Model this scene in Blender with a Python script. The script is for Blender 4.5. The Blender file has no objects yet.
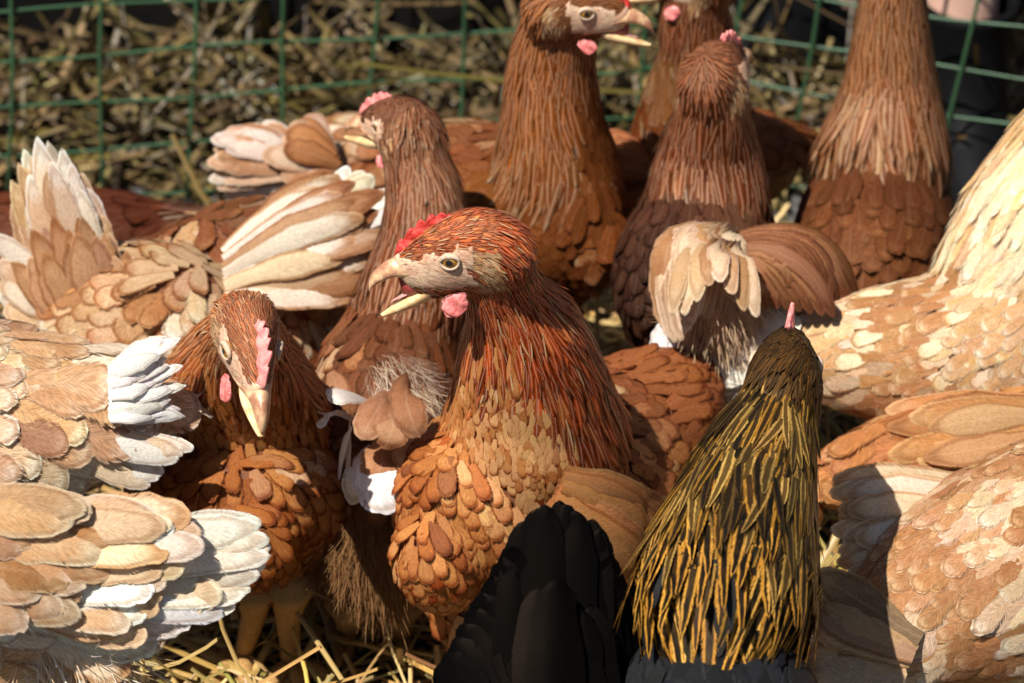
import bpy, bmesh, math, random
import numpy as np
from mathutils import Vector, Matrix
from mathutils.kdtree import KDTree
R = math.radians
scene = bpy.context.scene
COL = scene.collection
rng = np.random.default_rng(11)
random.seed(11)

# ------------------------------------------------------------------ camera, sky, sun
PITCH = R(28); FPX = 4200.0; CAM = np.array([0, -1.766, 1.159])
cd = bpy.data.cameras.new('camera'); cam = bpy.data.objects.new('camera', cd); COL.objects.link(cam)
cam.location = CAM; cam.rotation_euler = (R(90) - PITCH, 0, 0)
cd.sensor_width = 36; cd.lens = FPX / 1024 * 36; cd.clip_end = 300; cd.clip_start = 0.05
cd.dof.use_dof = True; cd.dof.focus_distance = 1.95; cd.dof.aperture_fstop = 12
scene.camera = cam
SUN = Vector((-0.36, -0.40, 0.85)).normalized()
world = bpy.data.worlds.new('World'); scene.world = world; world.use_nodes = True
wn = world.node_tree; bg = wn.nodes['Background']
sky = wn.nodes.new('ShaderNodeTexSky'); sky.sky_type = 'NISHITA'; sky.sun_disc = False
sky.sun_elevation = math.asin(SUN.z); sky.sun_rotation = math.atan2(SUN.x, SUN.y)
wn.links.new(sky.outputs[0], bg.inputs[0]); bg.inputs[1].default_value = 0.045
sd = bpy.data.lights.new('sun', 'SUN'); sd.energy = 5.0; sd.angle = R(0.5); sd.color = (1, .955, .88)
so = bpy.data.objects.new('sun', sd); COL.objects.link(so)
so.rotation_euler = SUN.to_track_quat('Z', 'Y').to_euler(); so.location = (-2, -1, 4)
scene.view_settings.view_transform = 'Standard'; scene.view_settings.look = 'None'
scene.view_settings.exposure = 0.64; scene.view_settings.gamma = 1
scene.render.engine = 'CYCLES'
scene.cycles.transparent_max_bounces = 24; scene.cycles.max_bounces = 6

# ------------------------------------------------------------------ basics
CF = np.array([0, math.cos(PITCH), -math.sin(PITCH)]); CU = np.array([0, math.sin(PITCH), math.cos(PITCH)])
def at(px, py, Y):
    """point of the place at depth Y seen at picture position px, py"""
    d = CF * FPX + np.array([1., 0, 0]) * (px - 512) + CU * (341.5 - py)
    return CAM + d * ((Y - CAM[1]) / d[1])
def mpp(px, py, Y):                       # metres per picture unit there
    return float(np.dot(at(px, py, Y) - CAM, CF)) / FPX
def ground_at(px, py):
    d = CF * FPX + np.array([1., 0, 0]) * (px - 512) + CU * (341.5 - py)
    return CAM + d * (-CAM[2] / d[2])
def nz(v):
    v = np.asarray(v, float); return v / np.maximum(np.linalg.norm(v, axis=-1, keepdims=True), 1e-9)
def snoise(p, s, seed=0):                 # smooth noise about -1..1
    g = np.random.default_rng(seed + 77); o = 0
    for k in range(6):
        d = nz(g.normal(size=3)) * s * g.uniform(.6, 1.7) * 6.28
        o = o + np.sin(p @ d + g.uniform(0, 6.28))
    return np.clip(o / 2.6, -1, 1)
def mesh_obj(name, V, F, mat, parent=None, smooth=True):
    me = bpy.data.meshes.new(name)
    V = np.asarray(V, float)
    me.from_pydata([tuple(v) for v in V], [], F)
    me.update()
    for m in (mat if isinstance(mat, (list, tuple)) else [mat]): me.materials.append(m)
    if smooth: me.polygons.foreach_set('use_smooth', [True] * len(me.polygons))
    o = bpy.data.objects.new(name, me); COL.objects.link(o)
    if parent: o.parent = parent; o.matrix_parent_inverse = Matrix.Translation(parent.location).inverted()
    return o
def tag(o, label=None, cat=None, group=None, kind=None):
    if label: o['label'] = label
    if cat: o['category'] = cat
    if group: o['group'] = group
    if kind: o['kind'] = kind
    return o
def quadmesh(me, V, Fq):
    n = len(V); m = len(Fq)
    me.vertices.add(n); me.vertices.foreach_set('co', V.astype(np.float32).ravel())
    me.loops.add(m * 4); me.loops.foreach_set('vertex_index', Fq.astype(np.int32).ravel())
    me.polygons.add(m); me.polygons.foreach_set('loop_start', np.arange(m, dtype=np.int32) * 4)
    me.polygons.foreach_set('use_smooth', np.ones(m, bool))
    me.update(calc_edges=True)

# ------------------------------------------------------------------ materials
class NT:
    def __init__(s, name):
        s.m = bpy.data.materials.new(name); s.m.use_nodes = True; s.t = s.m.node_tree
        s.b = s.t.nodes['Principled BSDF']; s.out = s.t.nodes['Material Output']
    def n(s, t, **k):
        x = s.t.nodes.new(t)
        for a, v in k.items(): setattr(x, a, v)
        return x
    def l(s, a, b): s.t.links.new(a, b)
    def val(s, sock, v):
        if hasattr(v, 'is_linked') or isinstance(v, bpy.types.NodeSocket): s.l(v, sock)
        else: sock.default_value = v
    def math(s, op, a, b=None, c=None, clamp=False):
        x = s.n('ShaderNodeMath', operation=op); x.use_clamp = clamp
        s.val(x.inputs[0], a)
        if b is not None: s.val(x.inputs[1], b)
        if c is not None: s.val(x.inputs[2], c)
        return x.outputs[0]
    def mix(s, f, a, b, mode='MIX'):
        x = s.n('ShaderNodeMix', data_type='RGBA', blend_type=mode)
        s.val(x.inputs[0], f)
        s.val(x.inputs[6], a if not isinstance(a, tuple) else (*a[:3], 1)); s.val(x.inputs[7], b if not isinstance(b, tuple) else (*b[:3], 1))
        return x.outputs[2]
    def ramp(s, v, a, b, c=0., d=1.):
        x = s.n('ShaderNodeMapRange'); x.interpolation_type = 'SMOOTHSTEP'
        s.val(x.inputs[0], v); x.inputs[1].default_value = a; x.inputs[2].default_value = b
        x.inputs[3].default_value = c; x.inputs[4].default_value = d
        return x.outputs[0]
    def noise(s, vec, scale, detail=3, rough=.55):
        x = s.n('ShaderNodeTexNoise'); s.l(vec, x.inputs['Vector']); x.inputs['Scale'].default_value = scale
        x.inputs['Detail'].default_value = detail; x.inputs['Roughness'].default_value = rough
        return x.outputs['Fac']
    def bump(s, h, strength, dist=.001):
        x = s.n('ShaderNodeBump'); s.l(h, x.inputs['Height']); x.inputs['Strength'].default_value = strength
        x.inputs['Distance'].default_value = dist; s.l(x.outputs[0], s.b.inputs['Normal']); return x
def feather_mat(name, rough=.5, spec=.35, shaft=.5, fringe=.35, freq=26., contrast=.3, trans=.18, edge0=.55, edge1=1.0, tip0=.6, sheen=0.0, flo=.42, fhi=.75, soft=.22, blotch=.35, shw=.09, rim=0., bmp=.3):
    k = NT(name)
    a1 = k.n('ShaderNodeAttribute', attribute_name='c1'); a2 = k.n('ShaderNodeAttribute', attribute_name='c2')
    uv = k.n('ShaderNodeUVMap', uv_map='uv'); sp = k.n('ShaderNodeSeparateXYZ'); k.l(uv.outputs[0], sp.inputs[0])
    s_, t_ = sp.outputs[0], sp.outputs[1]
    sc = k.math('SUBTRACT', k.math('MULTIPLY', s_, 2.0), 1.0)
    ab = k.math('ABSOLUTE', sc); rnd = a1.outputs['Alpha']
    asp = a2.outputs['Alpha']            # length over width / 20
    tl = k.math('MULTIPLY', t_, k.math('MULTIPLY', asp, 20.0))
    barb = k.math('SUBTRACT', tl, k.math('MULTIPLY', ab, .8))
    cv = k.n('ShaderNodeCombineXYZ')
    k.l(barb, cv.inputs[0]); k.l(k.math('MULTIPLY', sc, .22), cv.inputs[1]); k.l(k.math('MULTIPLY', rnd, 57.), cv.inputs[2])
    fine = k.noise(cv.outputs[0], freq, 2)
    coarse = k.noise(cv.outputs[0], 2.2, 2)
    # tip / edge lacing
    edge = k.ramp(k.math('ADD', ab, k.math('MULTIPLY', k.math('SUBTRACT', coarse, .5), .28)), edge0, edge1)
    tip = k.ramp(k.math('ADD', t_, k.math('MULTIPLY', k.math('SUBTRACT', coarse, .5), .2)), tip0, 1.0)
    cv2 = k.n('ShaderNodeCombineXYZ'); k.l(k.math('MULTIPLY', barb, .9), cv2.inputs[0]); k.l(k.math('MULTIPLY', sc, 1.1), cv2.inputs[1]); k.l(k.math('MULTIPLY', rnd, 91.), cv2.inputs[2])
    bl = k.ramp(k.noise(cv2.outputs[0], 1.1, 3, .6), .35, .85, 0., blotch)
    f = k.math('MAXIMUM', k.math('MAXIMUM', edge, tip), bl)
    col = k.mix(f, a1.outputs['Color'], a2.outputs['Color'])
    # barb streaks of pigment
    br = k.ramp(fine, .25, .75, 1 - contrast, 1 + contrast * .6)
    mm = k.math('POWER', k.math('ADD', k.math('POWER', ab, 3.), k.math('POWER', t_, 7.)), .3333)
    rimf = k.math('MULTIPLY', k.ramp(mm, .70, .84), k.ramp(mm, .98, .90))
    if rim: col = k.mix(k.math('MULTIPLY', rimf, rim), col, k.mix(1., col, (.50, .34, .22), 'MULTIPLY'))  # dark rim imitates shaded gaps between feathers, besides fine lacing
    cb = k.n('ShaderNodeVectorMath', operation='SCALE'); k.l(col, cb.inputs[0]); k.l(br, cb.inputs['Scale'])
    sh = k.ramp(ab, .02, shw, shaft, 0.)
    pale = k.mix(.55, a1.outputs['Color'], (.75, .6, .42))
    col = k.mix(sh, cb.outputs[0], pale)
    k.l(col, k.b.inputs['Base Color'])
    k.b.inputs['Roughness'].default_value = rough; k.b.inputs['Specular IOR Level'].default_value = spec; k.b.inputs['Specular Tint'].default_value = (1, .72, .5, 1)
    if sheen: k.b.inputs['Sheen Weight'].default_value = sheen; k.b.inputs['Sheen Roughness'].default_value = .4
    h = k.math('ADD', fine, k.math('MULTIPLY', sh, .35))
    k.bump(h, bmp, .0006)
    sur = k.b.outputs[0]
    if trans:
        tr = k.n('ShaderNodeBsdfTranslucent'); k.l(col, tr.inputs[0])
        mx = k.n('ShaderNodeMixShader'); mx.inputs[0].default_value = trans
        k.l(sur, mx.inputs[1]); k.l(tr.outputs[0], mx.inputs[2]); sur = mx.outputs[0]
    if fringe:
        fn = k.noise(cv.outputs[0], freq * .45, 2, .7)
        lim = k.math('SUBTRACT', 1.02, k.math('MULTIPLY', k.ramp(fn, flo, fhi), fringe))
        tn = k.n('ShaderNodeCombineXYZ'); k.l(k.math('MULTIPLY', sc, 1.0), tn.inputs[0]); k.l(k.math('MULTIPLY', rnd, 31.), tn.inputs[1])
        fn2 = k.noise(tn.outputs[0], freq * .35, 2, .7)
        lim2 = k.math('SUBTRACT', 1.02, k.math('MULTIPLY', k.ramp(fn2, flo, .8), fringe * .35))
        al = k.math('MULTIPLY', k.ramp(k.math('SUBTRACT', lim, ab), 0., soft), k.ramp(k.math('SUBTRACT', lim2, t_), 0., soft * .35))
        tp = k.n('ShaderNodeBsdfTransparent'); mx = k.n('ShaderNodeMixShader')
        k.l(al, mx.inputs[0]); k.l(tp.outputs[0], mx.inputs[1]); k.l(sur, mx.inputs[2]); sur = mx.outputs[0]
    k.l(sur, k.out.inputs[0])
    return k.m
def plain_mat(name, c, rough=.6, spec=.4, nscale=60, namp=.25, c2=None, sss=0., bump=.2, bscale=None, coat=0):
    k = NT(name); tc = k.n('ShaderNodeTexCoord')
    n = k.noise(tc.outputs['Object'], nscale, 5)
    c2 = c2 or tuple(x * (1 - namp) for x in c)
    col = k.mix(k.ramp(n, .35, .65), tuple(c), tuple(c2)); k.l(col, k.b.inputs['Base Color'])
    k.b.inputs['Roughness'].default_value = rough; k.b.inputs['Specular IOR Level'].default_value = spec
    if coat: k.b.inputs['Coat Weight'].default_value = coat; k.b.inputs['Coat Roughness'].default_value = .05
    if sss:
        k.b.inputs['Subsurface Weight'].default_value = sss; k.b.inputs['Subsurface Scale'].default_value = .004
        k.b.inputs['Subsurface Radius'].default_value = (1, .35, .25)
    if bump: k.bump(k.noise(tc.outputs['Object'], bscale or nscale * 6, 4), bump, .0008)
    return k.m
def vcol_mat(name, rough=.75, nscale=700):
    k = NT(name); tc = k.n('ShaderNodeTexCoord'); a = k.n('ShaderNodeAttribute', attribute_name='skin')
    n = k.noise(tc.outputs['Object'], nscale, 4)
    sc = k.n('ShaderNodeVectorMath', operation='SCALE'); k.l(a.outputs['Color'], sc.inputs[0]); k.l(k.ramp(n, .3, .7, .78, 1.15), sc.inputs['Scale'])
    k.l(sc.outputs[0], k.b.inputs['Base Color']); k.b.inputs['Roughness'].default_value = rough
    k.b.inputs['Specular IOR Level'].default_value = .2
    v = k.n('ShaderNodeTexVoronoi'); k.l(tc.outputs['Object'], v.inputs['Vector']); v.inputs['Scale'].default_value = nscale * 1.3
    k.bump(v.outputs['Distance'], .35, .00022)
    return k.m
M = {}
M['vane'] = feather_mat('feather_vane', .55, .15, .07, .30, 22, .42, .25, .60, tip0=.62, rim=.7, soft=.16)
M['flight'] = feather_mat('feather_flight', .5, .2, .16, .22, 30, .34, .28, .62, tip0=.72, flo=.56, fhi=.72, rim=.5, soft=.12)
M['hackle'] = feather_mat('feather_hackle', .38, .26, .5, .4, 20, .45, .14, .55, tip0=.6, soft=.6, shw=.22)
M['gold'] = feather_mat('feather_gold', .42, .12, .0, .35, 20, .45, .08, .34, edge1=.60, tip0=.95, blotch=.10)
M['black'] = feather_mat('feather_black', .50, .035, .0, .08, 30, .4, .0, .6, tip0=.7, flo=.5, soft=.05, bmp=.12)
M['down'] = feather_mat('feather_down', .8, .15, .0, .6, 14, .35, .3, .5, tip0=.6)
M['skin'] = vcol_mat('skin_under_feathers')
M['comb'] = plain_mat('comb_red', (.66, .045, .03), .42, .5, 300, .3, (.40, .03, .022), .25, 1.0, 700)
M['comb_pink'] = plain_mat('comb_pink', (.82, .30, .26), .45, .5, 300, .3, (.68, .17, .16), .25, .4, 900)
M['wattle'] = plain_mat('wattle_pink', (.70, .22, .20), .42, .5, 250, .3, (.50, .10, .09), .25, .9, 500)
M['beak'] = plain_mat('beak_horn', (.66, .43, .24), .35, .5, 160, .3, (.34, .15, .08), .15, .15, 500)
M['beak_pale'] = plain_mat('beak_pale', (.74, .56, .30), .35, .5, 160, .3, (.55, .33, .15), .15, .15, 500)
M['mouth'] = plain_mat('mouth_red', (.30, .05, .04), .4, .5, 200, .3)
M['tongue'] = plain_mat('tongue_pink', (.62, .32, .28), .3, .5, 200, .3)
M['iris'] = plain_mat('eye_amber', (.42, .21, .02), .1, .6, 900, .35, (.20, .08, .01), 0, 0, None, 1)
M['pupil'] = plain_mat('eye_pupil', (.004, .004, .004), .05, .6, 100, .1, None, 0, 0, None, 1)
M['lid'] = plain_mat('eyelid_skin', (.58, .42, .30), .6, .3, 500, .3, (.5, .36, .25), .1, .5, 1500)
M['shank'] = plain_mat('shank_scales', (.42, .22, .06), .55, .4, 400, .4, (.22, .1, .03), 0, .6, 500)

# ------------------------------------------------------------------ feathers
PROF = {
 'scale': lambda t: np.minimum(1, .45 + 1.1 * t) * np.sqrt(np.clip(1 - t ** 7, 0, 1)),
 'hackle': lambda t: np.minimum(1, .55 + 1.0 * t) * np.clip(1 - t ** 2.4, 0, 1) ** .75,
 'flight': lambda t: np.minimum(1, .45 + 1.1 * t) * np.sqrt(np.clip(1 - t ** 6, 0, 1)),
 'pointed': lambda t: np.minimum(1, .45 + 1.1 * t) * np.clip(1 - t ** 3, 0, 1) ** .7,
 'down': lambda t: (.6 + .4 * t) * np.sqrt(np.clip(1 - t ** 3, 0, 1)),
}
TS = {13: [0, .1, .22, .36, .5, .62, .73, .82, .89, .94, .975, .993, 1], 4: [0, .4, .8, 1], 5: [0, .35, .68, .9, 1], 7: [0, .25, .5, .74, .89, .97, 1], 11: [0, .08, .18, .3, .42, .54, .66, .78, .88, .95, 1]}
def build_feathers(name, groups, mat, parent, softn=None):
    """groups: list of (CEN n,nt,3 ; SIDE n,nt,3 ; NOR n,nt,3 ; W n ; c1 n,3 ; c2 n,3 ; shape ; ns ; camber ; asp n)"""
    Vs, Fs, UVs, C1, C2 = [], [], [], [], []; off = 0
    for CEN, SIDE, NOR, W, c1, c2, shape, ns, camber, asp in groups:
        n, nt = CEN.shape[:2]
        if n == 0: continue
        t = np.array(TS[nt]); w = PROF[shape](t)
        s = np.linspace(-1, 1, ns)
        wid = (W[:, None] * .5) * w[None, :]
        wid = wid * (1 + rng.normal(0, .05, wid.shape))
        V = CEN[:, :, None, :] + SIDE[:, :, None, :] * (wid[:, :, None] * s)[..., None] - NOR[:, :, None, :] * (camber * W[:, None, None] * .5 * (s ** 2) * np.minimum(1, w + .2)[None, :, None])[..., None]
        V = V + rng.normal(0, .012, V.shape) * W[:, None, None, None]
        Vs.append(V.reshape(-1, 3))
        i = np.arange(nt - 1)[:, None] * ns + np.arange(ns - 1)[None, :]; i = i.ravel()
        q = np.stack([i, i + 1, i + ns + 1, i + ns], 1)
        Fs.append((q[None] + (np.arange(n) * nt * ns)[:, None, None] + off).reshape(-1, 4)); off += n * nt * ns
        uv = np.stack(np.broadcast_arrays((s * .5 + .5)[None, :], t[:, None]), -1).reshape(-1, 2)
        UVs.append(uv[q].reshape(-1, 2)[None].repeat(n, 0).reshape(-1, 2))
        r = rng.random(n)
        a1 = np.concatenate([c1, r[:, None]], 1); a2 = np.concatenate([c2, (asp / 20.)[:, None]], 1)
        C1.append(a1.repeat(nt * ns, 0)); C2.append(a2.repeat(nt * ns, 0))
    if not Vs: return None
    V = np.concatenate(Vs); F = np.concatenate(Fs)
    me = bpy.data.meshes.new(name); quadmesh(me, V, F)
    u = me.uv_layers.new(name='uv'); u.data.foreach_set('uv', np.concatenate(UVs).astype(np.float32).ravel())
    for nm, C in (('c1', C1), ('c2', C2)):
        a = me.attributes.new(nm, 'FLOAT_COLOR', 'POINT'); a.data.foreach_set('color', np.concatenate(C).astype(np.float32).ravel())
    me.materials.append(mat)
    if softn is not None:                                  # plumage shades as one coat: vane normals lean to the body's
        vn = np.empty(len(V) * 3, np.float32); me.vertices.foreach_get('normal', vn); vn = vn.reshape(-1, 3)
        bn = np.repeat(softn[0], softn[2], 0); vn = vn * np.sign((vn * bn).sum(1))[:, None]
        me.normals_split_custom_set_from_vertices(nz(vn * (1 - softn[1]) + bn * softn[1]).tolist())
    o = bpy.data.objects.new(name, me); COL.objects.link(o)
    o.parent = parent; o.matrix_parent_inverse = Matrix.Translation(parent.location).inverted()
    return o
def lay(P, D, N, L, W, curl, c1, c2, shape='scale', nt=5, ns=3, camber=.35, twist=.05):
    """feathers laid on a surface: base P, direction D, outward N"""
    t = np.array(TS[nt]); dt = np.diff(t, prepend=0)
    ang = curl[:, None] * (t - dt / 2)[None, :]
    x = np.cumsum(np.cos(ang) * dt, 1) * L[:, None]; z = -np.cumsum(np.sin(ang) * dt, 1) * L[:, None]
    S = nz(np.cross(D, N))
    bend = rng.normal(0, .06, len(P))
    CEN = P[:, None] + D[:, None] * x[..., None] + N[:, None] * z[..., None] + S[:, None] * ((t ** 2)[None, :] * (bend * L)[:, None])[..., None]
    Nn = N[:, None] * np.cos(curl[:, None] * t)[..., None] + D[:, None] * np.sin(curl[:, None] * t)[..., None]
    tw = rng.normal(0, twist, len(P))
    SI = nz(S[:, None] + Nn * tw[:, None, None])
    return (CEN, SI, Nn, W, c1, c2, shape, ns, camber, L / W)
SATP = 1.2
def pick(pal, n, x, jit=.08):
    """pal: list of (weight, c1, c2); x in 0..1 picks along the list"""
    w = np.array([p[0] for p in pal], float); cw = np.cumsum(w / w.sum())
    ctr = cw - w / w.sum() / 2; xs = x + rng.normal(0, .06, n)
    A1 = np.array([p[1] for p in pal], float); A2 = np.array([p[2] for p in pal], float)
    c1 = np.stack([np.interp(xs, ctr, A1[:, k]) for k in range(3)], 1); c2 = np.stack([np.interp(xs, ctr, A2[:, k]) for k in range(3)], 1)
    c1 = c1 ** SATP * .84 ** (1 - SATP); c2 = c2 ** SATP * .84 ** (1 - SATP)
    j = np.exp(rng.normal(0, jit, n))[:, None]; h = np.stack([np.ones(n), np.exp(rng.normal(0, jit * .35, n)), np.exp(rng.normal(0, jit * .5, n))], 1)
    return np.clip(c1 * j * h, .001, .86), np.clip(c2 * j * h, .001, .86)
def quills(specs, pal, shape='flight', nt=13, ns=5, camber=.14, jit=.08):
    """long feathers on curves; specs: (p0, p1, p2, normal, width)"""
    t = np.array(TS[nt]); CE, SI, NO, W, A = [], [], [], [], []
    for p0, p1, p2, nh, w in specs:
        p0, p1, p2 = map(np.asarray, (p0, p1, p2))
        c = np.outer((1 - t) ** 2, p0) + np.outer(2 * t * (1 - t), p1) + np.outer(t ** 2, p2)
        T = nz(np.outer(2 * (1 - t), p1 - p0) + np.outer(2 * t, p2 - p1))
        nn = np.asarray(nh, float)
        s = nz(np.cross(T, nn)); no = nz(np.cross(s, T))
        CE.append(c); SI.append(s); NO.append(no); W.append(w); A.append(np.linalg.norm(np.diff(c, axis=0), axis=1).sum() / w)
    n = len(W)
    if not n: return []
    c1, c2 = pick(pal, n, rng.random(n), jit)
    return [(np.array(CE), np.array(SI), np.array(NO), np.array(W), c1, c2, shape, ns, camber, np.array(A))]
def fan(a, b, n, width, nrm, rnd=.05, lift=0., sag=0., sagdir=(0, 0, -1), layers=1, mid=None):
    """specs between two border quills a=((base),(tip)) and b; points are (px, py, Y). sag bows the middle"""
    out = []
    A0, A1, B0, B1 = at(*a[0]), at(*a[1]), at(*b[0]), at(*b[1])
    M1 = at(*mid) if mid else None
    nrm = nz(nrm)
    for Lr in range(layers):
        for i in range(n):
            f = (i + .5 * (Lr % 2)) / max(1, n - 1) if n > 1 else .5
            f = min(1, max(0, f + rng.normal(0, .3 / n)))
            p0 = A0 * (1 - f) + B0 * f
            if M1 is not None: p2 = A1 * (1 - f) ** 2 + (2 * M1 - .5 * (A1 + B1)) * 2 * f * (1 - f) + B1 * f * f
            else: p2 = A1 * (1 - f) + B1 * f
            L = np.linalg.norm(p2 - p0)
            p2 = p0 + (p2 - p0) * (1 + .02 - abs(rng.normal(0, rnd)) - .16 * Lr)
            o = nrm * (lift * (Lr + 1) + .0012 * (i % 3))
            m = (p0 + p2) / 2 + np.asarray(sagdir) * sag * L + rng.normal(0, .02, 3) * L
            out.append((p0 + o, m + o * 1.5, p2 + o, nz(nrm + rng.normal(0, .12, 3)), width * rng.uniform(.85, 1.15)))
    return out

# ------------------------------------------------------------------ colours (base, tip)
def c(*a): return a
RUST = [(1, (.42, .086, .016), (.23, .038, .009)), (1, (.34, .062, .012), (.17, .027, .007)), (.6, (.54, .18, .05), (.30, .06, .014)), (.6, (.28, .05, .010), (.14, .022, .006))]
RUSTDK = [(1, (.20, .050, .016), (.26, .08, .03)), (1, (.15, .036, .013), (.20, .06, .025)), (.5, (.26, .075, .025), (.42, .2, .1))]
ORANGE = [(.8, (.42, .155, .048), (.24, .07, .02)), (1, (.56, .25, .09), (.34, .105, .03)), (1, (.66, .34, .14), (.40, .14, .042)), (.5, (.50, .20, .065), (.28, .08, .024)), (.6, (.72, .42, .20), (.46, .18, .06))]
BROWN = [(1, (.36, .14, .055), (.24, .075, .028)), (1, (.28, .10, .04), (.36, .15, .07)), (.6, (.46, .22, .1), (.3, .11, .05)), (.25, (.6, .4, .24), (.36, .16, .08))]
DARK = [(1, (.10, .045, .03), (.06, .028, .02)), (1, (.14, .06, .036), (.08, .036, .026)), (.4, (.2, .09, .05), (.1, .05, .03))]
PALE = [(1, (.80, .71, .57), (.82, .76, .66)), (1.2, (.74, .56, .38), (.82, .75, .64)), (1, (.68, .47, .29), (.80, .70, .56)), (.7, (.60, .36, .20), (.78, .64, .48))]
TAN = [(1, (.58, .35, .185), (.78, .63, .46)), (1, (.50, .27, .13), (.74, .56, .38)), (1, (.66, .46, .29), (.80, .70, .56)), (.7, (.42, .21, .095), (.66, .45, .27))]
WHITE = [(1, (.80, .76, .68), (.82, .80, .74)), (1, (.78, .68, .54), (.82, .78, .70)), (.5, (.72, .56, .38), (.8, .72, .6))]
WHITEMIX = [(1, (.80, .74, .64), (.82, .8, .74)), (1, (.74, .62, .46), (.58, .34, .16)), (.8, (.62, .4, .22), (.78, .68, .52))]
BLACK = [(1, (.0018, .0018, .002), (.003, .003, .0035))]
GREYBLK = [(1, (.035, .036, .038), (.02, .02, .022)), (1, (.022, .023, .025), (.045, .045, .047))]
GOLD = [(1, (.010, .011, .010), (.56, .30, .06)), (1, (.010, .010, .010), (.46, .235, .045)), (.8, (.016, .014, .012), (.66, .40, .11)), (.3, (.015, .016, .014), (.25, .14, .03))]
GOLDTOP = [(1, (.085, .045, .014), (.44, .24, .045)), (1.2, (.03, .02, .012), (.30, .16, .03)), (.8, (.11, .065, .02), (.46, .30, .10)), (.5, (.02, .015, .01), (.10, .06, .02))]
GOLDHEAD = [(1, (.05, .03, .014), (.16, .08, .025)), (1, (.03, .02, .012), (.1, .055, .02)), (.6, (.07, .04, .018), (.3, .17, .05))]

# ------------------------------------------------------------------ sweeps
def catmull(P, m):
    P = np.asarray(P, float); Q = np.vstack([2 * P[0] - P[1], P, 2 * P[-1] - P[-2]]); out = []
    for i in range(1, len(Q) - 2):
        a, b, cc, d = Q[i - 1], Q[i], Q[i + 1], Q[i + 2]
        for t in np.linspace(0, 1, m, endpoint=False):
            out.append(.5 * (2 * b + (cc - a) * t + (2 * a - 5 * b + 4 * cc - d) * t * t + (3 * b - a - 3 * cc + d) * t ** 3))
    out.append(P[-1]); return np.array(out)
def ctrl(pts):
    """(px, py, Y, rw, rh) -> x,y,z,rw,rh in metres"""
    o = []
    for p in pts:
        q = at(*p[:3]); k = mpp(*p[:3]); o.append([*q, p[3] * k, p[4] * k])
    return np.array(o)
def sweep(C, right, seg=28, m=6):
    """C: control rows x,y,z,rw,rh ; closed tube with pointed-round ends"""
    S = catmull(C, m); P = S[:, :3]; rw = np.maximum(S[:, 3], .0008); rh = np.maximum(S[:, 4], .0008)
    T = nz(np.gradient(P, axis=0)); r = nz(right[None] - (T @ right)[:, None] * T); u = nz(np.cross(r, -T))
    # round caps
    V, F = [], []
    rings = []
    for e in (0.05, .4, .75): pass
    a = np.linspace(0, 2 * math.pi, seg, endpoint=False)
    def ring(p, w, h, rr, uu): return p + np.outer(np.cos(a) * h, uu) + np.outer(np.sin(a) * w, rr)
    k0 = min(rw[0], rh[0]); k1 = min(rw[-1], rh[-1])
    for f in (0.12, .5, .85): ph = math.acos(f); rings.append(ring(P[0] - T[0] * k0 * math.sin(ph), rw[0] * f, rh[0] * f, r[0], u[0]))
    for i in range(len(P)): rings.append(ring(P[i], rw[i], rh[i], r[i], u[i]))
    for f in (.85, .5, .12): ph = math.acos(f); rings.append(ring(P[-1] + T[-1] * k1 * math.sin(ph), rw[-1] * f, rh[-1] * f, r[-1], u[-1]))
    V = np.concatenate(rings); nr = len(rings)
    for i in range(nr - 1):
        for j in range(seg):
            j2 = (j + 1) % seg; F.append((i * seg + j, i * seg + j2, (i + 1) * seg + j2, (i + 1) * seg + j))
    F.append(tuple(range(seg - 1, -1, -1))); F.append(tuple((nr - 1) * seg + j for j in range(seg)))
    return V, F, P, T, .5 * (rw + rh)
HEADSEC = [(2.75, .42, -.80, .42), (2.1, .82, -1.25, .66), (1.3, 1.28, -1.65, .90), (.5, 1.62, -1.95, 1.12), (-.4, 1.82, -2.2, 1.36), (-1.4, 1.80, -2.4, 1.62), (-2.4, 1.40, -2.4, 1.65), (-3.2, .75, -2.1, 1.35), (-3.7, .0, -1.4, .8)]
class Head:
    def __init__(s, eye, yaw, tilt, roll=0, sc=1.0):
        """eye: midpoint between the eyes in the world"""
        s.o = np.asarray(eye, float); s.sc = sc * .01
        f = np.array([math.cos(R(yaw)) * math.cos(R(tilt)), math.sin(R(yaw)) * math.cos(R(tilt)), math.sin(R(tilt))])
        r = np.array([math.sin(R(yaw)), -math.cos(R(yaw)), 0.]); u = np.cross(r, f)
        cr, sr = math.cos(R(roll)), math.sin(R(roll))
        s.f, s.r, s.u = f, r * cr + u * sr, u * cr - r * sr
    def w(s, x, y, z):
        x, y, z = np.broadcast_arrays(*[np.asarray(v, float) for v in (x, y, z)])
        return s.o + (x[..., None] * s.f + y[..., None] * s.r + z[..., None] * s.u) * s.sc
    def loc(s, P):
        d = (P - s.o) / s.sc; return np.stack([d @ s.f, d @ s.r, d @ s.u], -1)
    def mesh(s, chin=0.):
        S = catmull([(x, zt, zb - chin * (.62 if x > 1 and x < 2.5 else (.25 if 0 < x <= 1 else 0)), w * (1 + .12 * chin * (.4 < x < 2.5))) for x, zt, zb, w in HEADSEC], 4); a = np.linspace(0, 2 * math.pi, 28, endpoint=False); rings = []
        for x, zt, zb, w in S:
            zc, h = (zt + zb) / 2, (zt - zb) / 2
            ca, sa = np.cos(a), np.sin(a)
            rings.append(s.w(x, w * np.sign(sa) * np.abs(sa) ** .9, zc + h * ca))
        V = np.concatenate(rings); n = len(rings); F = []
        for i in range(n - 1):
            for j in range(28):
                j2 = (j + 1) % 28; F.append((i * 28 + j, (i + 1) * 28 + j, (i + 1) * 28 + j2, i * 28 + j2))
        F.append(tuple(range(28))); F.append(tuple((n - 1) * 28 + j for j in range(27, -1, -1)))
        return V, F
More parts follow.
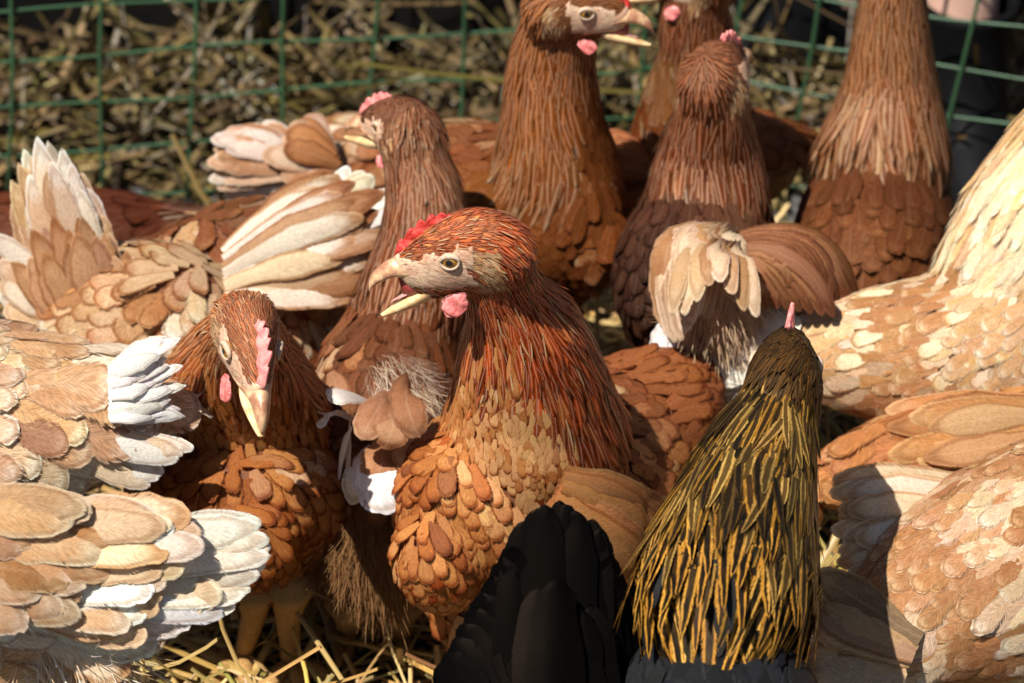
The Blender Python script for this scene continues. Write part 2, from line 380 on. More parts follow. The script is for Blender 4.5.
def remeshed(parts, voxel, smooth=6):
    V = []; F = []; o = 0
    for v, f in parts:
        V.append(v); F += [tuple(i + o for i in q) for q in f]; o += len(v)
    me = bpy.data.meshes.new('tmp'); me.from_pydata([tuple(v) for v in np.concatenate(V)], [], F)
    bm = bmesh.new(); bm.from_mesh(me); bmesh.ops.recalc_face_normals(bm, faces=bm.faces); bm.to_mesh(me); bm.free()
    ob = bpy.data.objects.new('tmp', me); COL.objects.link(ob)
    md = ob.modifiers.new('r', 'REMESH'); md.mode = 'VOXEL'; md.voxel_size = voxel
    m2 = ob.modifiers.new('s', 'SMOOTH'); m2.factor = .5; m2.iterations = smooth
    dg = bpy.context.evaluated_depsgraph_get(); ev = ob.evaluated_get(dg); me2 = bpy.data.meshes.new_from_object(ev)
    bpy.data.objects.remove(ob); bpy.data.meshes.remove(me)
    return me2
def grid_solid(name, top, mat, parent):
    """closed shape from ring list (n,seg,3)"""
    n, seg = top.shape[:2]; F = []
    for i in range(n - 1):
        for j in range(seg): F.append((i * seg + j, i * seg + (j + 1) % seg, (i + 1) * seg + (j + 1) % seg, (i + 1) * seg + j))
    F.append(tuple(range(seg - 1, -1, -1))); F.append(tuple((n - 1) * seg + j for j in range(seg)))
    return mesh_obj(name, top.reshape(-1, 3), F, mat, parent)
def head_parts(h, root, opened=0., wsc=.85, comb='comb', combh=1.0, clean=0., tongue=False, hero=False):
    a = np.linspace(0, 2 * math.pi, 20, endpoint=False)
    # upper beak
    sec = catmull([(.7, -1.05, .25, .95), (1.5, -.72, .5, .85), (2.3, -.42, .62, .66), (2.9, -.34, .58, .52), (3.4, -.44, .50, .42), (3.9, -.66, .40, .30), (4.18, -.90, .24, .17), (4.3, -1.16, .06, .05)], 4)
    r = []
    for x, z, hh, w in sec:
        zz = z + hh * np.cos(a) * np.where(np.cos(a) > 0, 1.0, .55)
        yy = w * np.sin(a) * np.where(np.cos(a) > 0, 1 - .25 * np.cos(a), 1.0)
        r.append(h.w(x, yy, zz))
    b = grid_solid('beak', np.array(r), M['beak'], root)
    # lower beak, hinged at the mouth corner
    sec = catmull([(.5, .0, .16, .30), (1.2, -.04, .44, .62), (2.3, -.04, .42, .62), (4.1, .06, .16, .22), (4.35, .14, .03, .05)], 4)
    an = -R(3 + 19 * opened); r = []
    for x, z, hh, w in sec:
        dx = x - .7; zz = z + hh * np.cos(a) * np.where(np.cos(a) > 0, .5, 1.2); yy = w * np.sin(a)
        r.append(h.w(.7 + dx * math.cos(an) - zz * math.sin(an) * -1 * 0, yy, -1.22 + dx * math.sin(an) + zz))
    grid_solid('lower_beak', np.array(r), M['beak_pale'], root)
    if opened > 0:
        r = []
        for x, w in ((.7, .7), (1.2, .68), (1.8, .56), (2.4, .4), (2.8, .1)):
            dx = x - .7; zt = -1.15 + dx * .16; zb = -1.25 + dx * math.sin(an) * .95
            r.append(h.w(x, w * np.sin(a), (zt + zb) / 2 + (zt - zb) / 2 * np.cos(a)))
        grid_solid('mouth', np.array(r), M['mouth'], root)
        r = []
        for x, w, k in ((1.2, .2, .1), (1.9, .26, .1), (2.7, .2, .08), (3.3, .08, .04), (3.5, .02, .01)):
            dx = x - .7; r.append(h.w(x, w * np.sin(a), -1.12 + dx * math.sin(an) * .78 + k * np.cos(a)))
        grid_solid('tongue', np.array(r), M['tongue'], root)
    # comb: toothed blade along the forehead
    n = 34; hs = 7; Vt = []; F = []
    for i in range(n):
        t = i / (n - 1); x = 2.75 - 3.1 * t; zb = .38 + 1.5 * t ** .75 - .22
        teeth = abs(math.sin(t * math.pi * 5.3)) ** .7
        hgt = combh * math.sin(math.pi * min(1, t * .9 + .08)) ** .6 * (.72 + .55 * teeth) * (1 - .15 * t)
        lean = -.25
        for j in range(hs):
            g = j / (hs - 1); th = .20 * (1 - .75 * g) * min(1, math.sin(math.pi * (t * .96 + .02)) * 3 + .1)
            x2 = x + lean * hgt * g; z2 = zb + hgt * g
            yo = clean * g * g * hgt + .05 * math.sin(t * 20 + j); Vt.append((x2, -th + yo, z2)); Vt.append((x2, th + yo, z2))
    Vt = np.array(Vt); W = h.w(Vt[:, 0], Vt[:, 1], Vt[:, 2])
    def ix(i, j, k): return (i * hs + j) * 2 + k
    for i in range(n - 1):
        for j in range(hs - 1):
            F.append((ix(i, j, 0), ix(i + 1, j, 0), ix(i + 1, j + 1, 0), ix(i, j + 1, 0)))
            F.append((ix(i, j, 1), ix(i, j + 1, 1), ix(i + 1, j + 1, 1), ix(i + 1, j, 1)))
        F.append((ix(i, hs - 1, 0), ix(i + 1, hs - 1, 0), ix(i + 1, hs - 1, 1), ix(i, hs - 1, 1)))
    for i in (0, n - 1):
        for j in range(hs - 1): F.append((ix(i, j, 0), ix(i, j + 1, 0), ix(i, j + 1, 1), ix(i, j, 1)))
    mesh_obj('comb', W, F, M[comb], root)
    # wattles
    for s in (-1, 1):
        r = []
        for v in np.linspace(-1, 1, 12):
            rr = math.sqrt(max(0.002, 1 - v * v)); zc = -2.42 - .62 * v * wsc + (1 - wsc) * .5
            wob = 1 + .14 * math.sin(3 * v + s) + .05 * math.sin(9 * v)
            r.append(h.w(.45 + .12 * v + .78 * wsc * rr * wob * np.cos(a) * (1 - .12 * v), s * (.95 + .12 * v) + .14 * rr * np.sin(a) + .07 * np.sin(3 * a + 4 * v), zc + .12 * np.cos(a * 2 + v) * rr))
        grid_solid('wattle', np.array(r), M['wattle'], root)
    # eyes with lids
    for s in (-1, 1):
        ce = np.array([0.0, s * 1.00, .02]); ex = nz([.28, s, .10]); e1 = nz(np.cross(ex, [0, 0, 1.])); e2 = np.cross(e1, ex)
        V = []; F = []; mats = []
        nr, sg = 16, 28; rad = .50
        for i in range(nr):
            th = math.pi * .5 * i / (nr - 1) * 1.1
            for j in range(sg):
                al = 2 * math.pi * j / sg
                V.append(ce + rad * (ex * math.cos(th) + (e1 * math.cos(al) + e2 * math.sin(al) * .92) * math.sin(th)))
        for i in range(nr - 1):
            for j in range(sg):
                F.append((i * sg + j, (i + 1) * sg + j, (i + 1) * sg + (j + 1) % sg, i * sg + (j + 1) % sg)); mats.append(1 if i < 3 else 0)
        V = np.array(V); W = h.w(V[:, 0], V[:, 1], V[:, 2])
        e = mesh_obj('eye', W, F, [M['iris'], M['pupil']], root)
        e.data.polygons.foreach_set('material_index', mats)
        r = []                                              # lid ring, almond shaped
        for j in range(32):
            al = 2 * math.pi * j / 32; ca, sa = math.cos(al), math.sin(al)
            pc = ce + ex * .36 + e1 * ca * .46 + e2 * sa * (.30 if sa > 0 else .36)
            o_ = nz(e1 * ca + e2 * sa); rr = .065 + .09 * max(0, sa)
            r.append([pc + (o_ * math.cos(b_) + ex * math.sin(b_)) * rr for b_ in np.linspace(0, 2 * math.pi, 10, endpoint=False)])
        r = np.array(r); W = h.w(r[..., 0], r[..., 1], r[..., 2]).reshape(-1, 3); F = []
        for i in range(32):
            for j in range(10): F.append((i * 10 + j, i * 10 + (j + 1) % 10, ((i + 1) % 32) * 10 + (j + 1) % 10, ((i + 1) % 32) * 10 + j))
        mesh_obj('eyelid', W, F, M['lid'], root)
def leg_geo(top, foot, yaw, k=1.0):
    """one shank with three front toes and a hind toe -> (V, F)"""
    V = []; F = []; o = 0
    def tube(P, r, seg=8):
        nonlocal o
        P = np.array(P); T = nz(np.gradient(P, axis=0)); up = np.array([.3, .2, .9]); S = nz(np.cross(T, up)); U = np.cross(S, T)
        a = np.linspace(0, 2 * math.pi, seg, endpoint=False)
        for i in range(len(P)):
            V.extend(P[i] + (np.outer(np.cos(a), S[i]) + np.outer(np.sin(a), U[i])) * r[i])
        for i in range(len(P) - 1):
            for j in range(seg): F.append((o + i * seg + j, o + i * seg + (j + 1) % seg, o + (i + 1) * seg + (j + 1) % seg, o + (i + 1) * seg + j))
        F.append(tuple(o + j for j in range(seg - 1, -1, -1))); F.append(tuple(o + (len(P) - 1) * seg + j for j in range(seg))); o += len(P) * seg
    top = np.array(top); foot = np.array(foot); fw = np.array([math.cos(R(yaw)), math.sin(R(yaw)), 0])
    hock = foot * .45 + top * .55 - fw * .006
    tube([top, (top + hock) / 2, hock, foot * .7 + hock * .3, foot + [0, 0, .008]], np.array([.014, .009, .0065, .0048, .0062]) * k)
    for an, ln in ((0, .05), (38, .042), (-38, .042), (178, .02)):
        d = np.array([math.cos(R(yaw + an)), math.sin(R(yaw + an)), 0])
        tube([foot + [0, 0, .008], foot + d * ln * .35 + [0, 0, .009], foot + d * ln * .7 + [0, 0, .0055], foot + d * ln + [0, 0, .004], foot + d * ln * 1.2 + [0, 0, .001]], np.array([.0055, .005, .0045, .0036, .0008]) * k)
    return np.array(V), F

def sample_surface(me, spine, spT, spR, nneck, head, cfg):
    n = len(me.vertices); V = np.empty(n * 3); me.vertices.foreach_get('co', V); V = V.reshape(-1, 3)
    N = np.empty(n * 3); me.vertices.foreach_get('normal', N); N = N.reshape(-1, 3)
    me.calc_loop_triangles(); tn = len(me.loop_triangles); tr = np.empty(tn * 3, np.int32); me.loop_triangles.foreach_get('vertices', tr); tr = tr.reshape(-1, 3)
    def param(P):
        d = np.linalg.norm(P[:, None] - spine[None], axis=2) / spR[None]
        i = d.argmin(1)
        w = np.exp(-d ** 2 * 2.5) + 1e-9
        fl = (w[..., None] * spT[None]).sum(1) / w.sum(1)[:, None]
        return i, fl
    iV, flV = param(V)
    u = np.where(iV < nneck, iV / max(1, nneck - 1), 1 + (iV - nneck) / max(1, len(spine) - nneck - 1))
    return V, N, tr, u, flV

def cull(P, N):
    """keep what this flock view, or one a step aside, could show"""
    d = P - CAM; z = d @ CF; x = d[:, 0] / z * FPX + 512; y = 341.5 - (d @ CU) / z * FPX
    f = (nz(-d) * N).sum(1)
    return (x > -110) & (x < 1134) & (y > -90) & (y < 770) & (f > -.45) & (P[:, 2] > .01)

def make_hen(label, neck, body, yaw, head=None, pal=None, legs=None, fs=1.0, detail=1, voxel=.0034, gloss='hackle', wingf=None,
             tailf=None, tailpal=WHITE, wingpal=TAN, extra=None, opened=0, comb='comb', combh=1.0, clean=0., skin=(.16, .06, .03), seed=0,
             hackle_len=1.0, hackle_w=.85, vthr=.42, njit=.28, headpal=0., hero=False, bodymat='vane', tailmat='flight', fluff=None, lift=4, boost=None, group='hens crowded in the wire pen', grav=.35,
             nscale=9., bs=1.0, pscale=1.0):
    """neck: control rows head->base ; body: control rows breast->rump ; all (px,py,Y,rw,rh)"""
    cb = ctrl(body); root = bpy.data.objects.new('hen', None); COL.objects.link(root)
    g = cb[len(cb) // 2]; root.location = (g[0], g[1], 0); root.empty_display_size = .05
    tag(root, label, 'hen', group)
    right = np.array([math.sin(R(yaw)), -math.cos(R(yaw)), 0.])
    parts = []; bv, bf, bP, bT, bR = sweep(cb, right); parts.append((bv, bf))
    hd = Head(*head) if head else None
    hyaw = head[1] if head else yaw
    hr = np.array([math.sin(R(hyaw)), -math.cos(R(hyaw)), 0.])
    cn = ctrl(neck); cn[:, 3:] -= .0018
    if hd is not None:
        hp = np.array([[*hd.w(-1.7, 0, -.3), .0138 * hd.sc * 100, .0160 * hd.sc * 100]])
        cn = np.vstack([hp, cn])
    nr = nz(hr + right)
    nv, nf, nP, nTt, nR = sweep(cn, nr); parts.append((nv, nf))
    if hd is not None:
        parts.append(hd.mesh(opened))
        # head samples lead the spine
        hs = hd.w(np.linspace(2.4, -1.2, 6), 0, 0.); hT = np.repeat(-hd.f[None], 6, 0); hR = np.array([.6, 1.0, 1.4, 1.7, 1.9, 1.9]) * hd.sc
        nP = np.vstack([hs, nP]); nTt = np.vstack([hT, nTt]); nR = np.concatenate([hR, nR])
    me = remeshed(parts, voxel, 5 if hero else 4)
    spine = np.vstack([nP, bP]); T = np.vstack([nTt, bT]); SR = np.concatenate([nR, bR]) + .004
    nn = len(nP)
    V, N, tr, u, fl = sample_surface(me, spine, T, SR, nn, hd, None)
    # local head coordinates
    hl = hd.loc(V) if hd is not None else np.full((len(V), 3), -50.)
    inhead = (hl[:, 0] > -2.2) & (hl[:, 2] > -2.9) & (hl[:, 2] < 3.2) & (np.abs(hl[:, 1]) < 2.4) & (hl[:, 0] < 4)
    zl = .58 - .14 * hl[:, 0] + 2.2 * np.clip((hl[:, 0] - 2.35) / .5, 0, 1) + .13 * snoise(V, 130, seed)
    bare = inhead & (hl[:, 0] > -.95 - .25 * np.sin(hl[:, 2] * 2) + .2 * snoise(V, 130, seed + 1)) & (hl[:, 2] < zl) & (hl[:, 2] > -1.55 + .12 * hl[:, 0]) 
    ear = inhead & ~bare & (hl[:, 0] <= -.85) & (hl[:, 0] > -2.15) & (hl[:, 2] < .45) & (hl[:, 2] > -2.0 )
    up = (N * np.array([0, 0, 1.])).sum(1)
    lam = np.clip(u, 0, 1)
    neckm = u < 1.0
    fwd = np.array([math.cos(R(yaw)), math.sin(R(yaw)), 0]); thr = .98 - vthr * np.clip((N @ fwd - .15) / .6, 0, 1)
    neckm = u < thr
    W = np.where(neckm, (.0019 + .0036 * lam ** 1.3) * hackle_w, .0108) ; L = np.where(neckm, (.0060 + .0195 * lam ** 1.1) * hackle_len, .0165)
    bu = np.clip(u - 1, 0, 1)
    ramp_ = np.clip((u - .3) / .65, .85, 1); ramp_ = ramp_ * (.72 + .28 * np.clip((u - .95) / .35, 0, 1)); W = np.where(neckm, W, (.0078 + .0042 * bu) * bs * ramp_); L = np.where(neckm, L, (.0130 + .008 * bu) * bs * ramp_)
    W = np.where(inhead, .0015, W); L = np.where(inhead, .0052, L)
    W = W * fs * np.where(inhead, .9, 1); L = L * fs
    ex = np.where(neckm, .24, .34) * L; ac = np.where(neckm, .78, .72) * W
    area = np.linalg.norm(np.cross(V[tr[:, 1]] - V[tr[:, 0]], V[tr[:, 2]] - V[tr[:, 0]]), axis=1) / 2
    kv = cull(V, N) & ~bare
    dens = area / (ex * ac)[tr].mean(1) * kv[tr].any(1)
    tot = dens.sum(); m = int(tot * 4)
    if m > 0:
        ti = np.random.default_rng(seed + 5).choice(len(tr), m, p=dens / tot)
        r1 = np.sqrt(rng.random(m)); r2 = rng.random(m); b = np.stack([1 - r1, r1 * (1 - r2), r1 * r2], 1)
        def ip(A): return (A[tr[ti]] * (b[..., None] if A.ndim > 1 else b)).sum(1)
        P = ip(V); Nn = nz(ip(N)); uu = ip(u); W_, L_ = ip(W), ip(L); ex_, ac_ = ip(ex), ip(ac); F_ = ip(fl)
        hl_ = ip(hl); inh = inhead[tr[ti, 0]]; ear_ = ear[tr[ti, 0]]; nk = uu + rng.normal(0, .07, m) < ip(thr)
        F_ = nz(F_) + np.array([0, 0, -1.]) * (np.where(nk, .05, grav) + np.where(nk, 0, 4.0) * np.clip(Nn @ fwd, 0, 1))[:, None] + np.stack([snoise(P, 14, seed + 3), snoise(P, 14, seed + 4), snoise(P, 14, seed + 5)], 1) * .13
        if hd is not None: F_ = F_ - hd.u * (1.8 * np.clip(-(Nn @ hd.f), 0, 1) * (hl_[:, 0] > -4.5) * (hl_[:, 2] > -2.5))[:, None]
        F_ = F_ - (F_ * Nn).sum(1)[:, None] * Nn; F_ = nz(F_); S_ = np.cross(F_, Nn)
        kd = KDTree(m)
        for i in range(m): kd.insert(P[i], i)
        kd.balance(); dead = np.zeros(m, bool); keep = []
        for i in range(m):
            if dead[i]: continue
            keep.append(i)
            idx = [q[1] for q in kd.find_range(P[i], max(ex_[i], ac_[i]))]
            d = P[idx] - P[i]
            q = ((d @ F_[i]) / ex_[i]) ** 2 + ((d @ S_[i]) / ac_[i]) ** 2 + ((d @ Nn[i]) / ex_[i]) ** 2
            dead[np.array(idx)[q < 1]] = True
        K = np.array(keep); P, Nn, uu, W_, L_, F_, hl_, inh, ear_, nk = [A[K] for A in (P, Nn, uu, W_, L_, F_, hl_, inh, ear_, nk)]
        n = len(K)
        F_ = nz(F_ + Nn * 0 + np.cross(F_, Nn) * rng.normal(0, .10, n)[:, None])
        lf = R(lift) * np.where(nk, .62, .85) * np.exp(rng.normal(0, .25, n))
        D = F_ * np.cos(lf)[:, None] + Nn * np.sin(lf)[:, None]; N2 = Nn * np.cos(lf)[:, None] - F_ * np.sin(lf)[:, None]
        W_ = W_ * np.exp(rng.normal(0, .13, n)); L_ = L_ * np.exp(rng.normal(0, .12, n))
        L_ = np.where(ear_, L_ * .9, L_)
        glint = nk & (njit > .2) & (rng.random(n) < .05); W_ = np.where(glint, W_ * .35, W_); L_ = np.where(glint, L_ * .75, L_)
        base = P + Nn * np.where(glint, .0006, 0)[:, None] - Nn * .0004 - F_ * (L_ * .25)[:, None]
        x = np.clip(.5 + .52 * snoise(P, nscale, seed) + rng.normal(0, .17, n), 0, 1)
        pal = {k: [(w, tuple(np.array(a) * pscale), tuple(np.array(b) * pscale)) for w, a, b in v] for k, v in (pal or {}).items()}  # darker pigment stands in for the weaker light on the rear hens
        xn = np.clip(.5 + .25 * snoise(P, nscale, seed) + rng.normal(0, .28, n), 0, 1); cN1, cN2 = pick(pal.get('neck', RUST), n, xn); cB1, cB2 = pick(pal.get('breast', ORANGE), n, x); cK1, cK2 = pick(pal.get('back', BROWN), n, x); cH1, cH2 = pick(pal.get('head', pal.get('neck', RUST)), n, x)
        cE1, cE2 = pick(pal.get('ear', [(1, (.62, .44, .27), (.5, .3, .15)), (1, (.5, .3, .15), (.4, .2, .1)), (1, (.4, .2, .09), (.55, .35, .2))]), n, rng.random(n))
        cM1, cM2 = pick(pal.get('neckbase', pal.get('neck', RUST)), n, xn)
        nb = np.clip((uu - .62) / .3 + rng.normal(0, .2, n), 0, 1) > .5
        upn = Nn[:, 2] * .6 + np.clip(uu - 1.25, -.2, .75) * 1.2 + rng.normal(0, .12, n)
        isback = upn > .55
        nkc = np.where(np.abs(uu - .98) < .16, rng.random(n) < np.clip(.5 - (uu - .98) / .3, 0, 1), nk)
        nkc = np.where(vthr > 0, nkc, nk)
        c1 = np.where(nkc[:, None], np.where(nb[:, None], cM1, cN1), np.where(isback[:, None], cK1, cB1)); c2 = np.where(nkc[:, None], np.where(nb[:, None], cM2, cN2), np.where(isback[:, None], cK2, cB2))
        inh2 = inh | (uu < headpal + rng.normal(0, .03, n)); c1 = np.where(inh2[:, None], cH1, c1); c2 = np.where(inh2[:, None], cH2, c2)
        c1 = np.where(ear_[:, None], cE1, c1); c2 = np.where(ear_[:, None], cE2, c2)
        cu = np.where(nk, .10, .20) + rng.normal(0, .06, n)
        jn = np.exp(rng.normal(0, njit, n) * nk)[:, None] * np.where(nk & ((njit > .2) & (rng.random(n) < .05)), 1.25, 1.)[:, None]; c1 = np.clip(c1 * jn, .001, .8); c2 = np.clip(c2 * jn, .001, .8)
        c1[glint] = (.62, .36, .18); c2[glint] = (.5, .25, .1)  # hackle highlights painted as thin pale feathers
        hk = nk; nt = 5 if detail else 4
        # a bare or bristly fringe at the face edge is thinner
        A = [lay(base[hk], D[hk], N2[hk], L_[hk] * 1.35, W_[hk] * 1.8, cu[hk], c1[hk], c2[hk], 'hackle', nt, 3, .10)]
        build_feathers('neck_hackle', A, M[gloss], root, (Nn[hk], .75, nt * 3))
        bk = ~hk
        B = [lay(base[bk], D[bk], N2[bk], L_[bk] * 1.35, W_[bk] * 1.38, cu[bk], c1[bk], c2[bk], 'scale', 7 if detail > 1 else 5, 5 if detail > 1 else 3, .12)]
        build_feathers('plumage', B, M[bodymat], root, (Nn[bk], .6, (7 * 5 if detail > 1 else 5 * 3)))
    Vn = V - N * (np.where(bare | (inhead & (hl[:, 0] > 2.4)), 0, np.where(inhead, .0012, .0034 * min(1.3, fs * bs))))[:, None]
    me.vertices.foreach_set('co', Vn.astype(np.float32).ravel()); me.update()
    # skin mesh keeps everything in one continuous body
    body_o = bpy.data.objects.new('body', me); COL.objects.link(body_o); body_o.parent = root; body_o.matrix_parent_inverse = Matrix.Translation(root.location).inverted()
    sk = np.tile(np.array([*skin, 1.]), (len(V), 1))
    if hd is not None:
        fc = np.array([.62, .42, .28]); fp = np.array([.50, .24, .15])
        m_ = np.clip(.35 + .6 * snoise(V, 75, seed) + .3 * snoise(V, 190, seed + 2), 0, 1)[:, None] * .75
        soft = bare | (inhead & (hl[:, 0] > 2.4)) | (inhead & (hl[:, 0] > .3) & (hl[:, 2] < -1.3))
        sk[soft, :3] = (fc * (1 - m_) + fp * m_)[soft]
        sk[ear & inhead, :3] = (.5, .32, .2)
    if legs:
        vs, fs_ = [Vn], [tuple(p.vertices) for p in me.polygons]; o = len(V)
        for lg in legs:
            lv, lf_ = leg_geo(*lg); vs.append(lv); fs_ += [tuple(i + o for i in q) for q in lf_]; o += len(lv)
        me2 = bpy.data.meshes.new('body'); npoly = len(me.polygons)
        me2.from_pydata([tuple(v) for v in np.concatenate(vs)], [], fs_); me2.update()
        sk = np.vstack([sk, np.tile([.36, .2, .07, 1.], (o - len(V), 1))]); body_o.data = me2; me = me2
    at_ = me.attributes.new('skin', 'FLOAT_COLOR', 'POINT'); at_.data.foreach_set('color', sk.astype(np.float32).ravel())
    me.materials.clear(); me.materials.append(M['skin']); me.polygons.foreach_set('use_smooth', np.ones(len(me.polygons), bool))
    if hero:                                               # fine bristles on the bare face
        bi = np.flatnonzero(bare & (hl[:, 0] < 2.5)); bi = np.random.default_rng(seed).choice(bi, min(len(bi), 700), replace=False)
        Pb, Nb = V[bi], N[bi]; Db = nz(-hd.f + Nb * .35 - hd.u * .3 + rng.normal(0, .25, (len(bi), 3))); Db = nz(Db - (Db * Nb).sum(1)[:, None] * Nb * .75); Nf = nz(Nb - (Nb * Db).sum(1)[:, None] * Db)
        dens_ = np.linalg.norm(hl[bi] - [0, 0, 0], axis=1) > 0; q1, q2 = pick([(1, (.62, .5, .38), (.6, .5, .4)), (1, (.40, .2, .09), (.4, .2, .1)), (.6, (.7, .6, .5), (.7, .6, .5))], len(bi), rng.random(len(bi)))
        build_feathers('face_bristle', [lay(Pb, Db, Nf, np.full(len(bi), .0034) * np.exp(rng.normal(0, .3, len(bi))), np.full(len(bi), .00055), np.zeros(len(bi)), q1, q2, 'down', 4, 3, .1)], M['down'], root)
    if hd is not None: head_parts(hd, root, opened, .9 if hero else .7, comb, combh, clean, hero=hero)
    if wingf:
        G = []
        for w in wingf: G += quills(w[0], w[1] if len(w) > 1 else wingpal)
        build_feathers('wing', G, M['flight' if bodymat != 'black' else 'black'], root)
    if tailf:
        G = []
        for w in tailf: G += quills(w[0], w[1] if len(w) > 1 else tailpal, w[2] if len(w) > 2 else 'flight')
        build_feathers('tail', G, M[tailmat], root)
    if fluff:
        G = []
        for (p, r3, n, dirn, ln, fpal) in fluff:           # soft down tufts: centre, radii, count, direction
            cc = at(*p); q = nz(rng.normal(size=(n, 3))); Pf = cc + q * np.array(r3) * (.8 + .2 * rng.random((n, 1)))
            Nf = nz(q / np.array(r3) * min(r3)); Df = nz(nz(dirn) + .35 * Nf + rng.normal(0, .25, (n, 3))); Nf = nz(Nf - (Nf * Df).sum(1)[:, None] * Df)
            c1, c2 = pick(fpal, n, rng.random(n)); Lf = ln * np.exp(rng.normal(0, .25, n))
            G.append(lay(Pf, Df, Nf, Lf, Lf * .022, rng.normal(.3, .9, n), c1, c2, 'down', 5, 3, .2))
        build_feathers('fluff', G, M['down'], root)
    return root
# ------------------------------------------------------------------ ground, straw, fence
def ground_mat():
    k = NT('trodden_ground'); tc = k.n('ShaderNodeTexCoord'); v = tc.outputs['Object']
    n1 = k.noise(v, 5, 5); n2 = k.noise(v, 60, 5); n3 = k.noise(v, 260, 3)
    col = k.mix(k.ramp(n2, .35, .65), (.055, .052, .05), (.10, .095, .088))
    col = k.mix(k.ramp(n1, .5, .62), col, (.045, .032, .02)); col = k.mix(k.ramp(n3, .62, .72), col, (.2, .19, .17))
    k.l(col, k.b.inputs['Base Color']); k.b.inputs['Roughness'].default_value = .85
    k.bump(k.math('ADD', n3, n2), .8, .004); return k.m
g = mesh_obj('ground', [(-60, -60, 0), (60, -60, 0), (60, 60, 0), (-60, 60, 0)], [(0, 1, 2, 3)], ground_mat(), smooth=False); tag(g, kind='structure')
def straw_mat(name, cols, dim=1.):
    k = NT(name); a1 = k.n('ShaderNodeAttribute', attribute_name='c1'); uv = k.n('ShaderNodeUVMap', uv_map='uv')
    mp = k.n('ShaderNodeMapping'); k.l(uv.outputs[0], mp.inputs[0]); mp.inputs['Scale'].default_value = (14, 2, 1)
    n = k.noise(mp.outputs[0], 3, 3); s = k.n('ShaderNodeVectorMath', operation='SCALE'); k.l(a1.outputs['Color'], s.inputs[0]); k.l(k.ramp(n, .3, .7, .65, 1.2), s.inputs['Scale'])
    k.l(s.outputs[0], k.b.inputs['Base Color']); k.b.inputs['Roughness'].default_value = .45; k.b.inputs['Specular IOR Level'].default_value = .4
    return k.m
M['straw'] = straw_mat('dry_straw', None)
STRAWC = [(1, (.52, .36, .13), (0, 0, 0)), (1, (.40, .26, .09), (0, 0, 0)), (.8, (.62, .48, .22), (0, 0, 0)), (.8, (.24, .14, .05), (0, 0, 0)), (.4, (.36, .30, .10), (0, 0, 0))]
STRAW_SHADE = [(1.4, (.165, .118, .055), (0, 0, 0)), (1.2, (.11, .078, .04), (0, 0, 0)), (.7, (.30, .23, .10), (0, 0, 0)), (.8, (.055, .038, .02), (0, 0, 0)), (.2, (.15, .12, .035), (0, 0, 0))]  # darker straw colours stand in for the shade beyond the fence
def straw(name, P, L, W, pal, steep=.22, mat=None, up=None):
    n = len(P); a = rng.uniform(0, 2 * math.pi, n); e = rng.normal(0, steep, n)
    D = np.stack([np.cos(a) * np.cos(e), np.sin(a) * np.cos(e), np.sin(e)], 1)
    N = nz(np.cross(np.cross(D, np.array([0, 0, 1.]) + rng.normal(0, .25, (n, 3))), D))
    Ln = L * np.exp(rng.normal(0, .45, n)); Wd = W * np.exp(rng.normal(0, .3, n)); c1, c2 = pick(pal, n, rng.random(n), .2)
    P = P - D * (Ln / 2)[:, None]; P[:, 2] = np.maximum(P[:, 2], .003)
    Z = P[:, 2] + D[:, 2] * Ln; bad = Z < .002; D[bad, 2] *= -1; N[bad] = nz(N[bad] * [-1, -1, 1])
    G = [lay(P, D, N, Ln, Wd, rng.normal(0, .5, n), c1, c2, 'straw', 5, 3, .9)]
    dummy = bpy.data.objects.new('t', None); COL.objects.link(dummy)
    o = build_feathers(name, G, mat or M['straw'], dummy); o.parent = None; bpy.data.objects.remove(dummy); return o
PROF['straw'] = lambda t: 1 - .15 * t
def scatter(n, x0, x1, y0, y1, zf):
    x = rng.uniform(x0, x1, n); y = rng.uniform(y0, y1, n); p = np.stack([x, y, np.zeros(n)], 1); p[:, 2] = zf(x, y) * rng.random(n) ** .7; return p
P = scatter(5200, -.42, .42, -.12, .50, lambda x, y: .012 + .008 * np.sin(x * 23) * np.sin(y * 17) + .0 * x)
o = straw('pen_straw', P, .055, .0032, STRAWC, .2); tag(o, kind='stuff', label='loose golden straw littering the floor of the pen', cat='straw')
# heaped straw beyond the fence, with bare grey ground just outside the wire
def heap(x, y): return np.clip((y - .66 + .05 * np.sin(x * 9)) / .12, 0.02, 1) * (.018 + .006 * np.sin(x * 13 + 1)) * np.clip((1.6 - x * 3.2) / 1.2, .25, 1)
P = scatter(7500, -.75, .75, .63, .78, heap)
o = straw('straw_heap', P, .10, .0042, STRAW_SHADE, .11); tag(o, kind='stuff', label='heap of brown and yellow straw lying beyond the green fence', cat='straw')
P = scatter(150, -.7, .7, .56, .84, lambda x, y: .01 + 0 * x)
o = straw('loose_straw', P, .05, .0045, STRAW_SHADE, .12); tag(o, kind='stuff', label='thin scatter of straw on the grey ground outside the fence', cat='straw')

